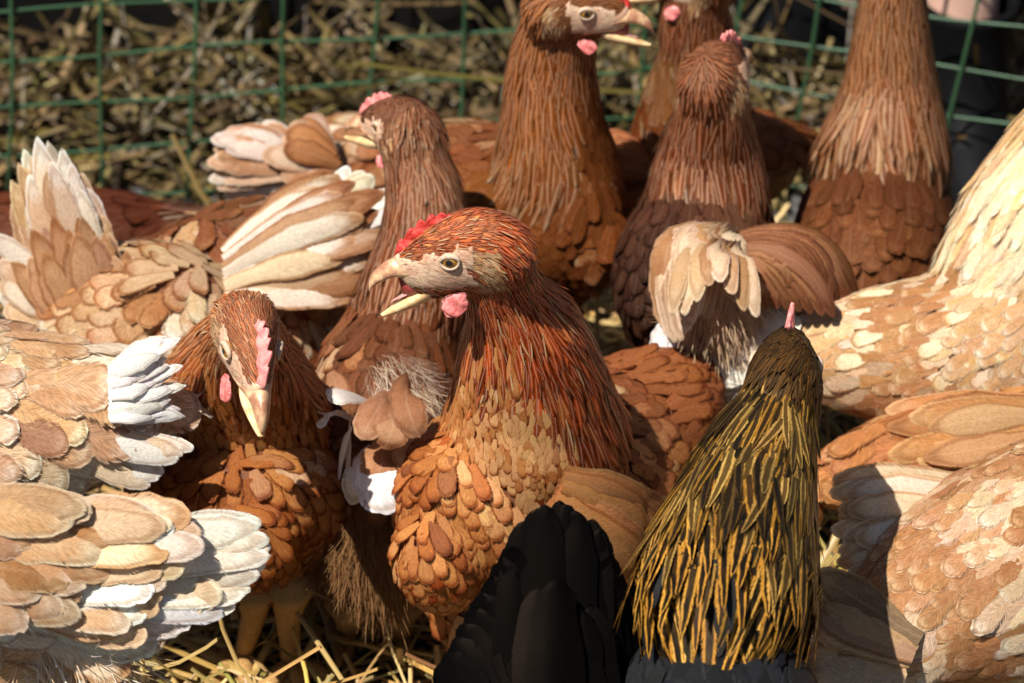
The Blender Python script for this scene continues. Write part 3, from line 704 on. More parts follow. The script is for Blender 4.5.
def plastic(name, col): return plain_mat(name, col, .4, .4, 30, .25, None, 0, .1, 300)
M['wire'] = plastic('green_plastic_wire', (.035, .095, .042))
M['wire_old'] = plastic('weathered_wire', (.06, .115, .07))
def tube_geo(P, r, seg=8, V=None, F=None):
    P = np.array(P, float); T = nz(np.gradient(P, axis=0)); h = np.array([.13, .9, .31]); S = nz(np.cross(T, h)); U = np.cross(S, T)
    a = np.linspace(0, 2 * math.pi, seg, endpoint=False); o = len(V); r = np.broadcast_to(r, len(P))
    for i in range(len(P)): V.extend(P[i] + (np.outer(np.cos(a), S[i]) + np.outer(np.sin(a), U[i])) * r[i])
    for i in range(len(P) - 1):
        for j in range(seg): F.append((o + i * seg + j, o + i * seg + (j + 1) % seg, o + (i + 1) * seg + (j + 1) % seg, o + (i + 1) * seg + j))
    F.append(tuple(o + j for j in range(seg - 1, -1, -1))); F.append(tuple(o + (len(P) - 1) * seg + j for j in range(seg)))
fence = bpy.data.objects.new('wire_fence', None); COL.objects.link(fence); fence.location = (.06, .63, 0)
tag(fence, 'green plastic coated wire mesh fence behind the hens', 'fence')
def panel(A, B, nv, lean, zs, r, vs=None):
    A = np.array(A); B = np.array(B); V = []; F = []
    d = nz(B - A); ln = np.linalg.norm(B - A)
    nrm = np.array([-d[1], d[0], 0])
    def pt(s, z): return A + d * s + np.array([lean * z, 0, z]) + nrm * .003 * math.sin(s * 14 + z * 20)
    ss = vs if vs is not None else np.linspace(0, ln, nv)
    for s in ss: tube_geo([pt(s + .0015 * math.sin(s * 50 + z * 30), z) - nrm * .0012 for z in np.linspace(0, zs[-1] + .02, 14)], r, 8, V, F)
    for z in zs: tube_geo([pt(s, z + .0012 * math.sin(s * 31 + z * 90)) + nrm * .0012 for s in np.linspace(-.01, ln + .01, 26)], r * .8, 8, V, F)
    mesh_obj('wire_panel', V, F, M['wire'], fence)
xa = lambda px, Y: at(px, 150, Y)[0]
K0 = np.array([.075, .635, 0])
left0 = np.array([-.535, .553, 0])
zs = .010 + np.arange(15) * .0318
dl = np.linalg.norm(K0 - left0)
panel(left0, K0, 12, .06, zs, .00122)
right1 = np.array([.62, .44, 0])
panel(K0 + [.004, 0, 0], right1, 13, .14, zs, .00122)

# ------------------------------------------------------------------ hens
def fr(p, off): return at(*p) + np.array(off)
HENS = {}
def hen(key, **k):
    HENS[key] = make_hen(**k)

# A: the hen in the middle, beak open
wA = fan(((575, 470, -.02), (655, 500, .005)), ((590, 520, -.03), (640, 600, -.02)), 7, .014, (.45, -.8, .35), lift=.002)
hen('A', label='rust brown hen in the middle, head in profile with open beak and red comb', yaw=232, seed=1, hackle_w=.72, bs=.92,
    head=(fr((452, 261, -.035), (0, .0115, 0)), 180, -14, 0, 1.0), opened=1.0, comb='comb', combh=.72, hero=True, detail=2, voxel=.0022,
    neck=[(504, 292, -.012, 42, 46), (520, 330, -.002, 62, 66), (530, 385, .01, 82, 84), (533, 440, .02, 94, 100), (535, 500, .04, 70, 78)],
    body=[(440, 558, -.02, 50, 64), (468, 528, .0, 94, 116), (530, 505, .04, 122, 125), (612, 450, .09, 102, 100), (664, 402, .115, 70, 62), (698, 376, .135, 32, 32)],
    pal={'neck': RUST, 'neckbase': [(1, (.40, .12, .03), (.52, .2, .06)), (1, (.34, .085, .02), (.28, .06, .015))], 'breast': ORANGE, 'back': BROWN},
    legs=[(at(520, 640, .03), ground_at(516, 700) * [1, 1, 0], 235), (at(580, 620, .07), ground_at(590, 676) * [1, 1, 0], 235)],
    wingf=[(fan(((560, 470, -.03), (668, 508, .02)), ((548, 500, -.035), (655, 590, -.01)), 8, .017, (.4, -.85, .35), lift=.003, layers=2, sag=.06, sagdir=(.2, -.8, .5)), [(1, (.64, .33, .14), (.46, .18, .065)), (1, (.58, .27, .11), (.68, .42, .21))])],
    tailf=[(fan(((655, 380, .11), (672, 312, .14)), ((690, 390, .12), (722, 345, .15)), 7, .016, (0, -.8, .6), lift=.001, rnd=.12), WHITE)])
# B: the hen looking down at the camera
hen('B', label='brown hen facing the camera with bowed head and pale pink comb', yaw=-88, seed=2,
    head=(fr((252, 350, -.035), (0, 0, 0)), -78, -22, 8, .97), opened=0, comb='comb_pink', combh=.85, clean=-.4, hero=True, detail=2, voxel=.0024,
    neck=[(248, 330, -.012, 36, 36), (243, 345, .015, 50, 50), (238, 385, .045, 82, 74), (240, 430, .06, 98, 88), (240, 470, .08, 80, 70)],
    body=[(242, 540, .0, 60, 54), (240, 515, .02, 104, 84), (240, 480, .07, 116, 96), (236, 450, .13, 100, 80), (230, 410, .18, 50, 40)],
    pal={'neck': [(1, (.38, .12, .03), (.48, .2, .06)), (1, (.28, .07, .018), (.4, .13, .04)), (.5, (.46, .2, .07), (.56, .3, .12))], 'head': [(1, (.32, .10, .035), (.42, .18, .08)), (1, (.24, .07, .025), (.34, .13, .06)), (.4, (.5, .28, .14), (.6, .4, .25))], 'breast': [(1, (.44, .18, .055), (.26, .08, .02)), (1, (.36, .13, .038), (.22, .06, .017)), (.5, (.52, .25, .09), (.3, .1, .03))], 'back': BROWN},
    legs=[(at(255, 580, .02), ground_at(240, 668) * [1, 1, 0], -115), (at(290, 580, .02), ground_at(292, 676) * [1, 1, 0], -75)])
# C: pale hen at the left edge, tail tuft to the right
CW = [(w, x, y) for w, x, y in PALE]
hen('C', label='pale cream hen at the left edge with a white ragged tail tip', yaw=180, seed=3, detail=2, bs=1.45, voxel=.004, lift=7,
    head=(at(-330, 330, .02), 180, -20, 0, .9),
    neck=[(-300, 345, .02, 40, 44), (-260, 380, .02, 60, 64), (-210, 420, .02, 80, 84)],
    body=[(-250, 440, .02, 70, 70), (-160, 430, .02, 110, 110), (-50, 425, .02, 118, 108), (45, 418, .015, 100, 84), (110, 408, .01, 64, 58), (142, 402, .01, 30, 34)],
    pal={'neck': PALE, 'breast': PALE, 'back': TAN[:4] + PALE}, nscale=11,
    tailf=[(fan(((110, 370, -.01), (182, 330, .0)), ((110, 420, -.02), (188, 418, -.01)), 15, .010, (0, -.8, .6), lift=.002, layers=2, rnd=.22, sag=.12, sagdir=(0, -.5, .8)), [(1, (.82, .8, .76), (.84, .83, .8))], 'pointed'),
           (fan(((70, 430, -.02), (196, 446, -.02)), ((60, 450, -.02), (150, 486, -.02)), 6, .012, (0, -.9, .4), layers=1), WHITE)],
    )
# D: pale hen in the front left corner
hen('D', label='cream and tan hen in the front left corner with a fan of white tail feathers', yaw=178, seed=4, detail=2, bs=1.6, voxel=.004, lift=7,
    head=(at(-420, 520, -.1), 180, -10, 0, .9),
    neck=[(-380, 540, -.1, 40, 44), (-330, 580, -.1, 60, 64), (-280, 620, -.1, 84, 84)],
    body=[(-320, 650, -.1, 70, 70), (-220, 640, -.11, 115, 115), (-110, 630, -.115, 125, 125), (-20, 610, -.12, 100, 112), (50, 595, -.12, 70, 86), (90, 590, -.12, 34, 44)],
    pal={'neck': PALE, 'breast': TAN, 'back': PALE + TAN[1:3]}, nscale=12,
    tailf=[(fan(((70, 545, -.15), (256, 520, -.12)), ((60, 600, -.16), (226, 615, -.15)), 17, .017, (0, -.75, .65), lift=.001, layers=1, rnd=.03, mid=(268, 556, -.13), sag=.05, sagdir=(0, -.5, .8)), WHITE),
           (fan(((50, 590, -.15), (228, 590, -.15)), ((40, 640, -.15), (120, 676, -.16)), 7, .024, (0, -.85, .5), lift=.001, layers=1, rnd=.05), WHITEMIX)],
    wingf=[(fan(((30, 520, -.135), (200, 518, -.14)), ((20, 610, -.15), (150, 640, -.165)), 13, .018, (0, -.75, .65), lift=.003, layers=2, rnd=.15, mid=(200, 562, -.15), sag=.07, sagdir=(0, -.5, .8)), WHITEMIX),
           (fan(((-50, 495, -.15), (110, 510, -.145)), ((-60, 600, -.18), (70, 640, -.175)), 12, .019, (0, -.75, .65), lift=.0025, layers=2, rnd=.2, mid=(125, 560, -.15), sag=.07, sagdir=(0, -.5, .8)), TAN)],
    fluff=[((60, 650, -.14), (.03, .02, .02), 2000, (.4, -.2, -1), .03, WHITEMIX)])
# E: upper left, tail raised
hen('E', label='tan hen behind the cream one, raised pale tail pointing up beside the fence', yaw=-12, seed=5, detail=1, bs=1.15, voxel=.004,
    head=(at(330, 400, .2), -20, -50, 0, .85),
    neck=[(316, 380, .2, 34, 38), (296, 350, .2, 44, 48), (262, 340, .19, 60, 60)],
    body=[(280, 350, .19, 50, 50), (225, 340, .185, 70, 68), (160, 325, .18, 88, 82), (95, 310, .185, 76, 70), (55, 292, .19, 46, 44), (40, 280, .19, 20, 22)],
    pal={'neck': BROWN, 'breast': PALE, 'back': [(1, (.46, .23, .10), (.6, .4, .22)), (1, (.38, .17, .07), (.5, .28, .14)), (.8, (.60, .42, .26), (.42, .2, .09))]},
    tailf=[(fan(((70, 300, .185), (6, 205, .2)), ((110, 290, .185), (118, 250, .19)), 13, .019, (0, -.85, .5), lift=.002, layers=2, rnd=.06, mid=(50, 140, .2), sag=.04, sagdir=(0, -.6, .4)), [(1, (.62, .42, .27), (.80, .74, .66)), (1, (.76, .68, .58), (.8, .76, .7)), (.8, (.5, .3, .17), (.7, .52, .36))], 'pointed'),
           (fan(((70, 330, .165), (10, 260, .175)), ((130, 320, .165), (140, 265, .175)), 12, .018, (0, -.8, .5), lift=.002, layers=2, rnd=.1, mid=(70, 215, .175)), [(1, (.55, .33, .19), (.42, .22, .1)), (1, (.46, .25, .13), (.7, .5, .35))], 'pointed'),
           (fan(((60, 300, .18), (-8, 235, .19)), ((50, 340, .17), (8, 330, .17)), 6, .016, (0, -.85, .5), lift=.004, layers=1), WHITEMIX)])
# F: brown back, pale wing and tail to the right
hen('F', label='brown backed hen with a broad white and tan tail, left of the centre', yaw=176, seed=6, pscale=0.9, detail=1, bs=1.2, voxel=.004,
    head=(at(90, 330, .26), 170, -50, 0, .85),
    neck=[(104, 300, .26, 32, 34), (128, 285, .25, 44, 44), (160, 290, .24, 56, 54)],
    body=[(145, 290, .24, 40, 40), (190, 280, .235, 62, 62), (245, 275, .23, 78, 76), (300, 275, .23, 76, 78), (345, 265, .235, 52, 62), (370, 255, .235, 24, 30)],
    pal={'neck': BROWN, 'breast': TAN, 'back': [(1, (.26, .10, .045), (.42, .22, .11)), (1, (.2, .075, .034), (.3, .13, .06)), (.3, (.6, .45, .3), (.4, .2, .1))]},
    wingf=[(fan(((225, 250, .19), (335, 172, .22)), ((225, 300, .17), (375, 300, .18)), 12, .015, (0, -.8, .6), lift=.0025, layers=2, rnd=.08, mid=(392, 205, .2), sag=.08, sagdir=(0, -.4, .8)), [(1, (.74, .66, .56), (.5, .3, .16)), (1, (.42, .22, .11), (.3, .13, .06)), (1, (.7, .55, .4), (.5, .3, .16))])],
    tailf=[(fan(((300, 240, .215), (350, 166, .235)), ((310, 310, .2), (372, 345, .2)), 14, .014, (0, -.8, .55), lift=.002, layers=1, rnd=.04, mid=(418, 225, .22)), WHITE)])
# G: seen from behind, head up, ruffled tail
CURL = []
def q(p0, p1, p2, n, w): return (at(*p0), at(*p1), at(*p2), nz(n), w)
CURL += [q((352, 420, .03), (318, 402, .01), (322, 428, -.0), (-.3, -.9, .1), .010), q((372, 402, .03), (338, 386, .0), (330, 402, .0), (0, -.5, .9), .013),
         q((350, 410, .03), (348, 440, .005), (346, 492, .02), (-.9, -.5, 0), .006), q((362, 420, .03), (344, 420, .005), (338, 480, .02), (-.8, -.4, 0), .006),
         q((372, 460, .03), (358, 460, -.005), (350, 505, .01), (-.3, -.9, .1), .016), q((376, 455, .02), (368, 470, -.005), (395, 512, -.01), (.1, -.95, .3), .027)]
BR = [q((392, 395, .03), (375, 405, -.0), (362, 440, -.005), (-.2, -.9, .3), .018), q((410, 380, .03), (398, 395, .0), (420, 438, -.005), (.1, -.95, .3), .019), q((398, 400, .03), (395, 420, -.01), (385, 450, -.005), (0, -.9, .3), .02),
      q((405, 430, .03), (405, 445, .0), (418, 475, .0), (.1, -.9, .3), .02), q((390, 440, .03), (380, 455, .0), (378, 490, .0), (0, -.9, .3), .022), q((330, 372, .04), (336, 380, .02), (342, 405, .015), (0, -.8, .5), .013),
      q((420, 500, .03), (425, 515, .02), (428, 545, .02), (.1, -.9, .3), .02), q((388, 520, .03), (390, 540, .01), (385, 572, .01), (0, -.9, .3), .02), q((405, 520, .03), (410, 540, .01), (408, 570, .01), (0, -.9, .3), .018)]
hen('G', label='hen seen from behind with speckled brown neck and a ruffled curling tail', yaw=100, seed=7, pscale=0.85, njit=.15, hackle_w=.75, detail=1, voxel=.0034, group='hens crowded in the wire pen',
    head=(at(392, 122, .212), 140, -12, 0, .84), comb='comb_pink', combh=.65,
    neck=[(404, 130, .2, 32, 36), (416, 160, .195, 38, 40), (424, 200, .185, 44, 46), (424, 250, .17, 54, 54), (412, 300, .15, 60, 58), (395, 350, .13, 50, 50)],
    body=[(420, 300, .19, 46, 46), (400, 345, .15, 66, 62), (382, 400, .10, 72, 74), (374, 470, .065, 66, 80), (374, 530, .05, 56, 66), (376, 560, .045, 30, 34)],
    pal={'neck': [(1, (.24, .075, .026), (.34, .13, .05)), (1, (.18, .055, .02), (.28, .1, .04)), (.3, (.30, .10, .035), (.62, .42, .27))], 'breast': BROWN, 'back': [(1, (.26, .105, .05), (.34, .17, .09)), (1, (.22, .085, .04), (.17, .065, .03))]},
    tailf=[(CURL, [(1, (.78, .72, .64), (.82, .78, .72)), (.6, (.62, .5, .4), (.8, .75, .7))]), (BR, [(1, (.42, .22, .12), (.55, .36, .22)), (1, (.34, .16, .08), (.24, .1, .05)), (.5, (.5, .3, .18), (.4, .2, .1))])],
    fluff=[((398, 380, .07), (.018, .02, .012), 900, (.5, -.3, -.8), .013, [(1, (.74, .6, .46), (.8, .72, .6))]),
           ((374, 545, .03), (.030, .02, .026), 7500, (.05, -.3, -1), .017, [(1, (.20, .10, .045), (.28, .15, .07)), (1, (.30, .17, .08), (.36, .22, .11))])],
    legs=[(at(350, 600, .05), ground_at(345, 640) * [1, 1, 0], 100), (at(400, 600, .05), ground_at(402, 640) * [1, 1, 0], 95)])
# H: far, tail to the left
hen('H', label='far hen against the wire with a curled white and rust tail', yaw=-4, seed=8, detail=1, fs=1.15, voxel=.004,
    head=(at(545, 190, .40), -20, -60, 0, .85),
    neck=[(530, 180, .40, 32, 34), (505, 165, .40, 40, 42), (475, 165, .39, 50, 48)],
    body=[(490, 175, .39, 36, 36), (440, 170, .385, 52, 50), (385, 168, .385, 60, 56), (330, 170, .39, 54, 52), (290, 168, .39, 38, 38), (270, 165, .39, 18, 20)],
    pal={'neck': BROWN, 'breast': BROWN, 'back': [(1, (.4, .19, .08), (.6, .4, .24)), (1, (.3, .12, .05), (.4, .2, .1)), (.4, (.7, .55, .4), (.5, .3, .15))]},
    tailf=[(fan(((300, 150, .36), (262, 124, .37)), ((300, 185, .35), (222, 200, .36)), 13, .012, (0, -.8, .6), lift=.002, layers=2, rnd=.1, mid=(205, 148, .36), sag=.15, sagdir=(0, -.2, .9)), [(1, (.70, .62, .54), (.76, .7, .62)), (1, (.5, .28, .16), (.68, .5, .36)), (.7, (.4, .2, .1), (.6, .4, .25))]),
           (fan(((330, 150, .35), (300, 118, .36)), ((350, 190, .34), (290, 195, .34)), 6, .018, (0, -.8, .6), lift=.002, layers=2, rnd=.1, mid=(262, 150, .35), sag=.15, sagdir=(0, -.2, .9)), [(1, (.45, .22, .1), (.3, .13, .06)), (1, (.72, .62, .52), (.5, .3, .2)), (1, (.36, .16, .08), (.6, .42, .3))])])
# J: tall hen at the back
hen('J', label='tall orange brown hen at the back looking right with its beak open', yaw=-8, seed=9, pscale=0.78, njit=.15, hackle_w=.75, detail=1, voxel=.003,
    head=(fr((586, 12, .225), (0, .0085, 0)), -3, -8, 0, .86), opened=.5, combh=.9,
    neck=[(562, 20, .245, 38, 42), (553, 60, .25, 46, 48), (552, 115, .25, 58, 56), (556, 170, .25, 68, 70), (560, 220, .245, 60, 70)],
    body=[(596, 250, .225, 34, 50), (575, 235, .235, 58, 80), (540, 215, .26, 78, 86), (495, 185, .29, 72, 66), (455, 158, .32, 46, 44), (432, 145, .335, 20, 22)],
    pal={'neck': [(1, (.38, .13, .03), (.44, .18, .05)), (1, (.32, .10, .022), (.38, .14, .035))], 'neckbase': [(1, (.36, .12, .03), (.5, .26, .1)), (.8, (.40, .16, .05), (.76, .6, .42)), (.8, (.3, .1, .025), (.4, .16, .05))], 'breast': [(1, (.30, .11, .03), (.4, .18, .06)), (1, (.24, .08, .02), (.32, .12, .04))], 'back': BROWN},
    legs=[(at(560, 310, .25), at(560, 341, .25) * [1, 1, 0], 0)],
    tailf=[(fan(((470, 150, .3), (400, 118, .34)), ((470, 175, .3), (392, 168, .33)), 7, .016, (0, -.8, .6), lift=.003, layers=1), [(1, (.42, .2, .09), (.66, .5, .38)), (1, (.34, .14, .06), (.45, .22, .1))])])
# K: beside J
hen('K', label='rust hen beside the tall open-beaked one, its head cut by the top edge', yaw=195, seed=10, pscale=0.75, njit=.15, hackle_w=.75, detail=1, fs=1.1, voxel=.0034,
    head=(fr((676, -22, .30), (0, .01, 0)), 178, -8, 0, .9),
    neck=[(694, 6, .315, 34, 40), (698, 50, .32, 42, 44), (692, 100, .325, 52, 54), (680, 145, .33, 60, 56)],
    body=[(628, 190, .34, 34, 40), (655, 180, .345, 56, 58), (700, 165, .36, 66, 62), (750, 155, .38, 54, 50), (785, 145, .395, 28, 28)],
    pal={'neck': [(1, (.30, .09, .025), (.36, .13, .04)), (1, (.24, .07, .02), (.3, .1, .03))], 'breast': [(1, (.3, .12, .04), (.5, .32, .18)), (1, (.45, .28, .16), (.3, .12, .05))], 'back': BROWN},
    tailf=[(fan(((650, 160, .31), (600, 130, .32)), ((650, 190, .3), (605, 200, .31)), 5, .018, (0, -.8, .6), lift=.003), BROWN)])
# L: dark brown, seen from behind, with the arching ruffled tail
NQ = []
for i in range(14):
    f = i / 13; NQ.append(q((712 + 14 * f, 240, .15), (672 - 20 * (1 - f) + 60 * f, 205 - 6 * f, .125), (664 + 70 * f, 330 + 14 * math.sin(f * 9), .115 - .01 * math.sin(f * 5)), (-.4 + .5 * f, -.9, .3), .017))
for i in range(8):
    f = i / 7; NQ.append(q((715 + 20 * f, 250, .145), (680 + 60 * f, 232, .11), (672 + 85 * f, 300 + 18 * math.sin(f * 7 + 1), .095), (-.4 + .6 * f, -.9, .3), .012))
NB = []
for i in range(12):
    f = i / 11; NB.append(q((740, 236 + 12 * f, .15 - .01 * f), (800 + 28 * (1 - f), 212 + 36 * f, .14 - .02 * f), (858 - 72 * f, 296 + 30 * f * (1 - f) - 8 * f, .15 - .03 * f), (.35 - .3 * f, -.7, .6), .013))
for i in range(7):
    f = i / 6; NB.append(q((735, 250 + 10 * f, .135), (775 + 28 * (1 - f), 236 + 20 * f, .12), (835 - 70 * f, 318 - 10 * f, .12), (.3 - .3 * f, -.8, .5), .011))
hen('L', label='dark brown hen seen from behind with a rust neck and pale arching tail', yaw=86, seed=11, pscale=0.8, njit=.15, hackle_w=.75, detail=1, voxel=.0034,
    head=(at(722, 66, .238), 62, -4, 0, .88), comb='comb_pink', combh=.8,
    neck=[(717, 78, .23, 36, 40), (713, 110, .23, 42, 44), (710, 150, .235, 56, 54), (708, 190, .23, 66, 60), (705, 225, .22, 60, 50)],
    body=[(712, 190, .27, 50, 46), (704, 225, .24, 72, 64), (696, 270, .20, 84, 76), (690, 310, .17, 74, 70), (690, 335, .155, 40, 42)],
    pal={'neck': [(1, (.26, .075, .02), (.32, .10, .03)), (1, (.2, .055, .016), (.28, .085, .025))], 'neckbase': [(1, (.28, .08, .02), (.4, .16, .06)), (1, (.3, .1, .03), (.74, .54, .36)), (.5, (.22, .06, .018), (.3, .1, .03))], 'breast': DARK, 'back': DARK},
    tailf=[(NQ, [(1, (.72, .55, .38), (.76, .62, .46)), (1, (.62, .42, .25), (.74, .6, .44)), (.4, (.42, .22, .1), (.6, .4, .24))]), (NB, [(1, (.34, .16, .08), (.26, .11, .055)), (1, (.45, .24, .13), (.34, .15, .08)), (.7, (.26, .11, .055), (.18, .07, .035))])],
    fluff=[((720, 300, .135), (.022, .012, .022), 5000, (.0, -.4, -1), .018, [(1, (.66, .48, .32), (.72, .58, .42)), (1, (.55, .36, .22), (.7, .5, .34))])])
# M: right of L
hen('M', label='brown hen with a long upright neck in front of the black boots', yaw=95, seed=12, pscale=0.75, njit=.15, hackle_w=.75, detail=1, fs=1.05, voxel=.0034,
    head=(at(905, -100, .345), 80, 0, 0, .9),
    neck=[(900, -70, .33, 34, 38), (894, -20, .325, 36, 40), (892, 40, .32, 44, 46), (890, 95, .315, 56, 56), (884, 150, .30, 72, 66), (880, 190, .29, 66, 60)],
    body=[(884, 160, .33, 52, 50), (880, 200, .30, 74, 70), (874, 245, .26, 82, 76), (868, 285, .23, 66, 64), (866, 305, .215, 34, 36)],
    pal={'neck': [(1, (.36, .14, .045), (.46, .22, .09)), (1, (.28, .10, .03), (.4, .17, .06))], 'neckbase': [(2, (.32, .12, .045), (.44, .20, .09)), (1, (.26, .09, .03), (.36, .15, .06)), (.6, (.50, .28, .14), (.7, .5, .32))], 'breast': [(1, (.24, .09, .035), (.36, .16, .07)), (1, (.18, .065, .028), (.24, .1, .045))], 'back': [(1, (.24, .09, .035), (.36, .16, .07)), (1, (.18, .065, .028), (.24, .1, .045))]})
# O: pale necked hen on the right
OP = [(1, (.82, .68, .46), (.84, .76, .6)), (1, (.78, .56, .32), (.84, .74, .56)), (.5, (.68, .42, .2), (.8, .62, .4))]
OB = [(1, (.62, .37, .18), (.82, .72, .54)), (1, (.80, .68, .50), (.62, .38, .19)), (.9, (.46, .23, .1), (.74, .54, .34))]
hen('O', label='pale hen on the right with a creamy white neck rising out of frame', yaw=12, seed=13, detail=1, bs=.78, njit=.07, hackle_w=1.5, voxel=.0036,
    head=(at(1150, 10, 0.19), 10, 0, 0, .9),
    neck=[(1130, 30, 0.19, 36, 40), (1112, 80, 0.185, 54, 58), (1084, 150, 0.18, 76, 80), (1050, 220, 0.17, 92, 92), (1010, 280, 0.16, 84, 84)],
    body=[(1085, 330, 0.16, 60, 60), (1030, 345, 0.15, 96, 96), (955, 356, 0.14, 96, 88), (880, 354, 0.14, 76, 70), (815, 350, 0.14, 52, 50), (780, 350, 0.14, 28, 28)],
    pal={'neck': OP, 'neckbase': OP, 'breast': OB, 'back': OB},
    tailf=[(fan(((800, 325, 0.13), (722, 322, 0.14)), ((800, 370, 0.12), (722, 410, 0.125)), 8, .02, (0, -.75, .65), lift=.002, layers=2, rnd=.06, mid=(700, 355, 0.13), sag=.08, sagdir=(0, -.3, .9)), [(1, (.80, .74, .66), (.83, .8, .76)), (1, (.76, .64, .5), (.82, .76, .68))])])
# P: behind Q
hen('P', label='orange brown hen wedged between two pale hens at the right edge', yaw=14, seed=14, detail=1, bs=1.3, voxel=.004,
    head=(at(1240, 300, 0.12), 10, 0, 0, .9),
    neck=[(1220, 320, 0.12, 38, 42), (1190, 370, 0.115, 60, 60), (1150, 410, 0.11, 70, 70)],
    body=[(1170, 430, 0.11, 50, 50), (1090, 445, 0.1, 80, 76), (1010, 455, 0.095, 84, 78), (930, 462, 0.09, 68, 62), (865, 470, 0.085, 44, 42), (835, 475, 0.085, 22, 22)],
    pal={'neck': ORANGE, 'breast': [(1, (.50, .23, .09), (.62, .36, .17)), (1, (.58, .30, .12), (.42, .18, .065)), (.6, (.66, .44, .24), (.5, .25, .1))], 'back': [(1, (.50, .23, .09), (.62, .36, .17)), (1, (.44, .19, .07), (.34, .13, .045)), (.5, (.64, .42, .24), (.48, .22, .09))]},
    wingf=[(fan(((1030, 400, 0.07), (880, 412, 0.06)), ((1060, 440, 0.05), (890, 468, 0.04)), 7, .016, (0, -.75, .65), lift=.0025, layers=2, rnd=.1, sag=.05, sagdir=(0, -.3, .9)), [(1, (.52, .25, .1), (.66, .42, .22)), (1, (.45, .2, .08), (.35, .14, .05)), (.2, (.70, .5, .3), (.6, .38, .2))])])
# Q: large hen, front right
QB = [(1, (.46, .23, .105), (.70, .50, .31)), (1, (.38, .18, .08), (.60, .38, .21)), (1, (.54, .31, .16), (.78, .64, .47)), (.8, (.68, .50, .33), (.82, .74, .62))]
QW = [(1, (.76, .62, .44), (.60, .38, .2)), (1, (.70, .5, .3), (.76, .62, .44)), (.8, (.8, .7, .54), (.68, .48, .28))]
hen('Q', label='large tan and cream hen in the front right corner with long pale wing feathers', yaw=20, seed=15, detail=2, bs=.95, voxel=.004,
    head=(at(1330, 380, 0.06), 15, 0, 0, .95),
    neck=[(1310, 400, 0.06, 40, 44), (1270, 450, 0.05, 66, 66), (1210, 500, 0.03, 90, 90)],
    body=[(1250, 540, 0.03, 70, 70), (1170, 540, 0.02, 115, 115), (1070, 560, -0.005, 135, 128), (970, 592, -0.03, 112, 108), (895, 630, -0.05, 76, 78), (850, 655, -0.06, 40, 44)],
    pal={'neck': ORANGE, 'breast': QB, 'back': QB}, nscale=12,
    wingf=[(fan(((960, 482, .01), (822, 484, -0.0)), ((960, 600, -0.03), (845, 612, -0.06)), 12, .017, (-.1, -.75, .65), lift=.002, layers=2, rnd=.07, sag=.05, sagdir=(0, -.3, .9)), QW),
           ],
    tailf=[(fan(((920, 640, -0.08), (812, 572, -0.06)), ((900, 690, -0.09), (800, 690, -0.09)), 7, .022, (0, -.75, .65), lift=.004, layers=1, rnd=.05), [(1, (.66, .50, .34), (.5, .32, .18)), (1, (.52, .34, .2), (.34, .17, .08)), (.5, (.20, .13, .09), (.5, .36, .22))])])
# R: black hen with gold laced neck, seen from behind
hen('R', label='black hen with golden laced neck feathers seen from behind, pink comb upright', yaw=92, seed=16, detail=2, voxel=.0026, gloss='gold', bodymat='black', tailmat='black', skin=(.02, .014, .01),
    head=(at(786, 366, -.052), 84, -8, -3, 1.12), comb='comb_pink', combh=1.25, hackle_len=1.6, hackle_w=1.0, vthr=0, headpal=.2, njit=.14, grav=.2,
    neck=[(783, 378, -.068, 38, 42), (776, 410, -.078, 48, 50), (762, 450, -.095, 62, 62), (746, 505, -.12, 78, 78), (731, 565, -.155, 94, 88), (724, 600, -.175, 98, 84), (721, 622, -.185, 84, 74)],
    body=[(722, 640, -.15, 70, 60), (719, 690, -.19, 100, 88), (716, 760, -.23, 112, 100), (712, 840, -.28, 96, 90), (708, 900, -.32, 50, 50)],
    pal={'neck': GOLDTOP, 'neckbase': GOLD, 'head': GOLDHEAD, 'breast': GREYBLK, 'back': GREYBLK, 'ear': GOLDHEAD})
# S: black tail in front
SQ = fan(((520, 800, -.23), (524, 524, -.17)), ((590, 800, -.23), (603, 536, -.17)), 8, .024, (0, -.95, .3), lift=.001, layers=1, rnd=.015, mid=(562, 505, -.167))
for i in range(9):
    f = i / 8
    SQ.append(q((548 - 12 * f, 800, -.235 - .002 * i), (512 - 42 * f, 690 + 20 * f, -.195 - .003 * i), (512 - 78 * f, 545 + 125 * f, -.178 - .002 * i), (-.35, -.9, .25), .026))
    SQ.append(q((575 + 12 * f, 800, -.235 - .002 * i), (606 + 12 * f, 700 + 20 * f, -.195 - .003 * i), (610 + 32 * f, 556 + 120 * f, -.178 - .002 * i), (.35, -.9, .25), .024))
SQ += fan(((545, 820, -.26), (530, 600, -.192)), ((585, 820, -.26), (592, 610, -.192)), 5, .026, (0, -.95, .3), lift=.001, layers=1, rnd=.06, mid=(562, 575, -.193))
hen('S', label='glossy black hen in front, only its upright tail in the frame', yaw=-90, seed=17, detail=2, hackle_w=1.6, bodymat='black', gloss='black', tailmat='black', voxel=.004, skin=(.01, .01, .01), bs=1.3,
    head=(at(545, 1150, -0.58), -90, -20, 0, .9),
    neck=[(545, 1120, -0.56, 36, 40), (545, 1080, -0.52, 56, 58), (545, 1030, -0.46, 80, 80)],
    body=[(545, 1060, -0.48, 70, 70), (545, 970, -0.42, 115, 110), (545, 880, -0.34, 120, 115), (545, 800, -0.27, 105, 96), (545, 745, -0.23, 74, 64), (545, 715, -0.21, 40, 36)],
    pal={'neck': BLACK, 'breast': BLACK, 'back': BLACK, 'head': BLACK}, tailf=[(SQ, BLACK)])
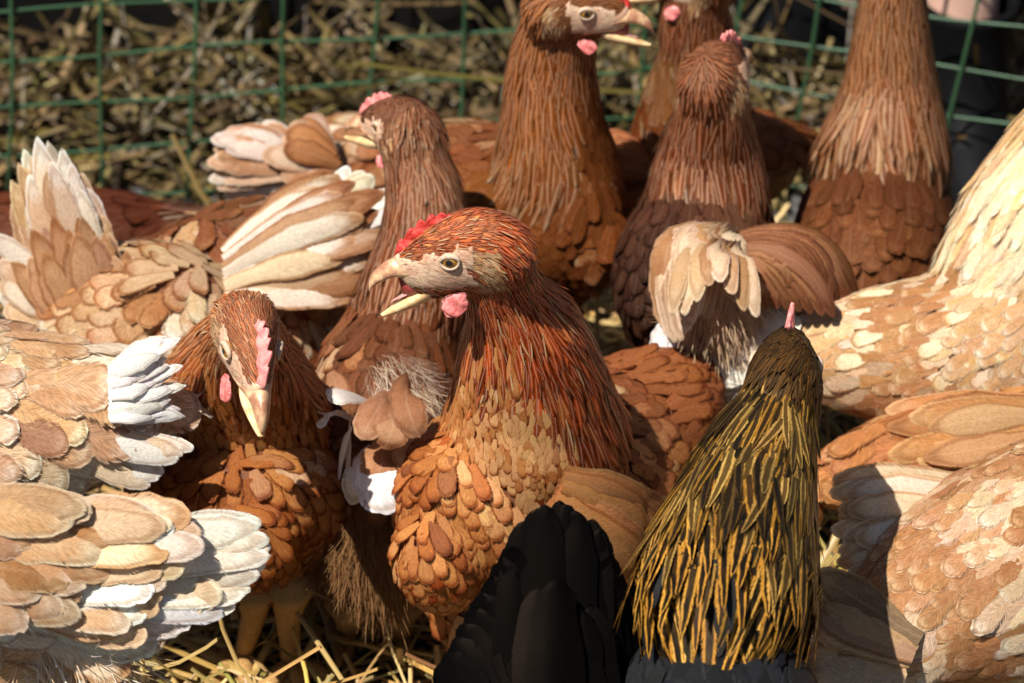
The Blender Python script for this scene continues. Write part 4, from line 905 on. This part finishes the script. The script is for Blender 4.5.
# T: dark hen lying behind E
hen('T', label='dark brown hen crouched low by the fence behind the raised tail', yaw=5, seed=18, detail=1, fs=1.15, voxel=.004,
    head=(at(240, 250, .33), 5, -40, 0, .85),
    neck=[(225, 245, .33, 30, 32), (200, 240, .335, 38, 38), (170, 240, .34, 44, 42)],
    body=[(190, 248, .34, 34, 34), (140, 244, .34, 54, 50), (80, 242, .345, 62, 54), (10, 242, .35, 56, 52), (-50, 240, .35, 40, 38), (-80, 236, .35, 20, 20)],
    pal={'neck': [(1, (.12, .035, .018), (.16, .05, .025))], 'breast': [(1, (.12, .035, .018), (.08, .025, .014))], 'back': [(1, (.12, .035, .018), (.08, .025, .014)), (1, (.16, .05, .025), (.1, .03, .016))]})

# ------------------------------------------------------------------ bystander beyond the fence
M['rubber'] = plain_mat('black_rubber', (.003, .003, .0035), .6, .08, 40, .3, (.005, .005, .006), 0, .3, 120)
M['skin_leg'] = plain_mat('bare_skin', (.62, .38, .29), .55, .35, 60, .15, None, .1, .1, 400)
M['cloth'] = plain_mat('dark_cloth', (.02, .022, .03), .9, .2, 50, .3, None, 0, .5, 900)
M['hairm'] = plain_mat('brown_hair', (.06, .03, .015), .6, .4, 90, .4, None, 0, .6, 500)
def skin_body(name, J, E, mat, parent):
    me = bpy.data.meshes.new(name); me.from_pydata([tuple(j[:3]) for j in J], E, []); ob = bpy.data.objects.new(name, me); COL.objects.link(ob)
    md = ob.modifiers.new('s', 'SKIN'); md.use_smooth_shade = True
    for i, j in enumerate(J):
        v = me.skin_vertices[0].data[i]; v.radius = (j[3], j[4] if len(j) > 4 else j[3]); v.use_root = (i == 0)
    m2 = ob.modifiers.new('d', 'SUBSURF'); m2.levels = 2; m2.render_levels = 2
    dg = bpy.context.evaluated_depsgraph_get(); me2 = bpy.data.meshes.new_from_object(ob.evaluated_get(dg)); bpy.data.objects.remove(ob)
    me2.materials.clear(); me2.materials.append(mat); me2.name = name
    o = bpy.data.objects.new(name, me2); COL.objects.link(o); o.parent = parent; o.matrix_parent_inverse = Matrix.Translation(parent.location).inverted(); return o
fr_ = ground_at(958, 186); fl_ = ground_at(815, 100)
pr = bpy.data.objects.new('person', None); COL.objects.link(pr); pr.location = ((fr_[0] + fl_[0]) / 2, (fr_[1] + fl_[1]) / 2, 0)
tag(pr, 'person in black rubber boots standing behind the fence on the right', 'person')
cx, cy = pr.location.x, pr.location.y + .02
hipz = .50
J = [(cx, cy, hipz, .085, .06), (cx, cy, .60, .08, .058), (cx, cy, .70, .09, .06), (cx, cy, .80, .05, .045), (cx, cy - .005, .86, .03), (cx, cy - .01, .92, .055, .06), (cx, cy - .01, .98, .06, .068), (cx, cy - .01, 1.04, .04, .045),
     (cx - .05, cy, .46, .055), ((cx + fl_[0]) / 2 - .01, (cy + fl_[1]) / 2 - .01, .27, .038), (fl_[0] + .015, fl_[1], .05, .02),
     (cx + .05, cy, .46, .055), ((cx + fr_[0]) / 2 + .01, (cy + fr_[1]) / 2 - .01, .27, .038), (fr_[0], fr_[1], .05, .02),
     (cx - .12, cy, .78, .03), (cx - .16, cy, .62, .024), (cx - .15, cy - .06, .48, .017), (cx - .15, cy - .09, .44, .018, .01),
     (cx + .12, cy, .78, .03), (cx + .16, cy, .62, .024), (cx + .15, cy - .06, .48, .017), (cx + .15, cy - .09, .44, .018, .01)]
E = [(0, 1), (1, 2), (2, 3), (3, 4), (4, 5), (5, 6), (6, 7), (0, 8), (8, 9), (9, 10), (0, 11), (11, 12), (12, 13), (3, 14), (14, 15), (15, 16), (16, 17), (3, 18), (18, 19), (19, 20), (20, 21)]
skin_body('body', J, E, M['skin_leg'], pr)
Jc = [(cx, cy, hipz - .02, .10, .072), (cx, cy, .60, .092, .066), (cx, cy, .70, .10, .07), (cx, cy, .79, .06, .05), (cx - .125, cy, .775, .037), (cx - .155, cy, .66, .034), (cx + .125, cy, .775, .037), (cx + .155, cy, .66, .034)]
skin_body('shirt', Jc, [(0, 1), (1, 2), (2, 3), (3, 4), (4, 5), (3, 6), (6, 7)], M['cloth'], pr)
skin_body('hair', [(cx, cy + .015, 1.01, .066, .07), (cx, cy + .02, 1.05, .05, .055), (cx, cy + .04, .95, .05, .035)], [(0, 1), (0, 2)], M['hairm'], pr)
def boot(p, yaw, hgt, wd):
    p = np.array(p); f = np.array([math.cos(R(yaw)), math.sin(R(yaw)), 0]); s = np.array([-f[1], f[0], 0]); a = np.linspace(0, 2 * math.pi, 24, endpoint=False)
    rings = []
    for z, l0, l1, w in ((.004, -.045, .105, .030), (.012, -.047, .11, .033), (.024, -.045, .108, .032), (.036, -.04, .095, .030), (.05, -.038, .06, .028), (.07, -.036, .036, .026), (.10, -.036, .034, .028), (hgt - .006, -.038, .036, wd), (hgt, -.040, .038, wd + .002), (hgt, -.034, .032, wd - .004), (hgt - .03, -.034, .032, wd - .004)):
        m, h = (l0 + l1) / 2, (l1 - l0) / 2
        rings.append(p + np.outer(m + h * np.cos(a), f) + np.outer(w * np.sin(a), s) + [0, 0, z])
    return grid_solid('rubber_boot', np.array(rings), M['rubber'], pr)
boot(fr_ * [1, 1, 0], -85, .128, .031); boot(fl_ * [1, 1, 0], 178, .17, .033)
# near-black planks added to stand in for the deep shade behind the straw
M['deep_shade'] = plain_mat('shade_black_wood', (.004, .004, .004), .9, .08, 20, .4, (.007, .006, .005), 0, .5, 90)
bd = bpy.data.objects.new('shade_board', None); COL.objects.link(bd); bd.location = (-.1, 0.785, 0); tag(bd, 'near-black planks added to stand in for deep shade behind the straw heap', 'board')
for i in range(4):
    z0 = .0 + i * .085
    bm = bmesh.new(); bmesh.ops.create_cube(bm, size=1); bmesh.ops.scale(bm, vec=(2.2, .022, .080), verts=bm.verts); bmesh.ops.translate(bm, vec=(-.1, 0.785 + .003 * (i % 2), z0 + .045), verts=bm.verts)
    bmesh.ops.bevel(bm, geom=bm.edges[:], offset=.003, segments=2, affect='EDGES'); me = bpy.data.meshes.new('plank'); bm.to_mesh(me); bm.free(); me.materials.append(M['deep_shade'])
    o = bpy.data.objects.new('plank', me); COL.objects.link(o); o.parent = bd; o.matrix_parent_inverse = Matrix.Translation(bd.location).inverted()
for o in [o for o in bpy.data.objects if o.name == 't' or o.name.startswith('tmp')]: bpy.data.objects.remove(o)
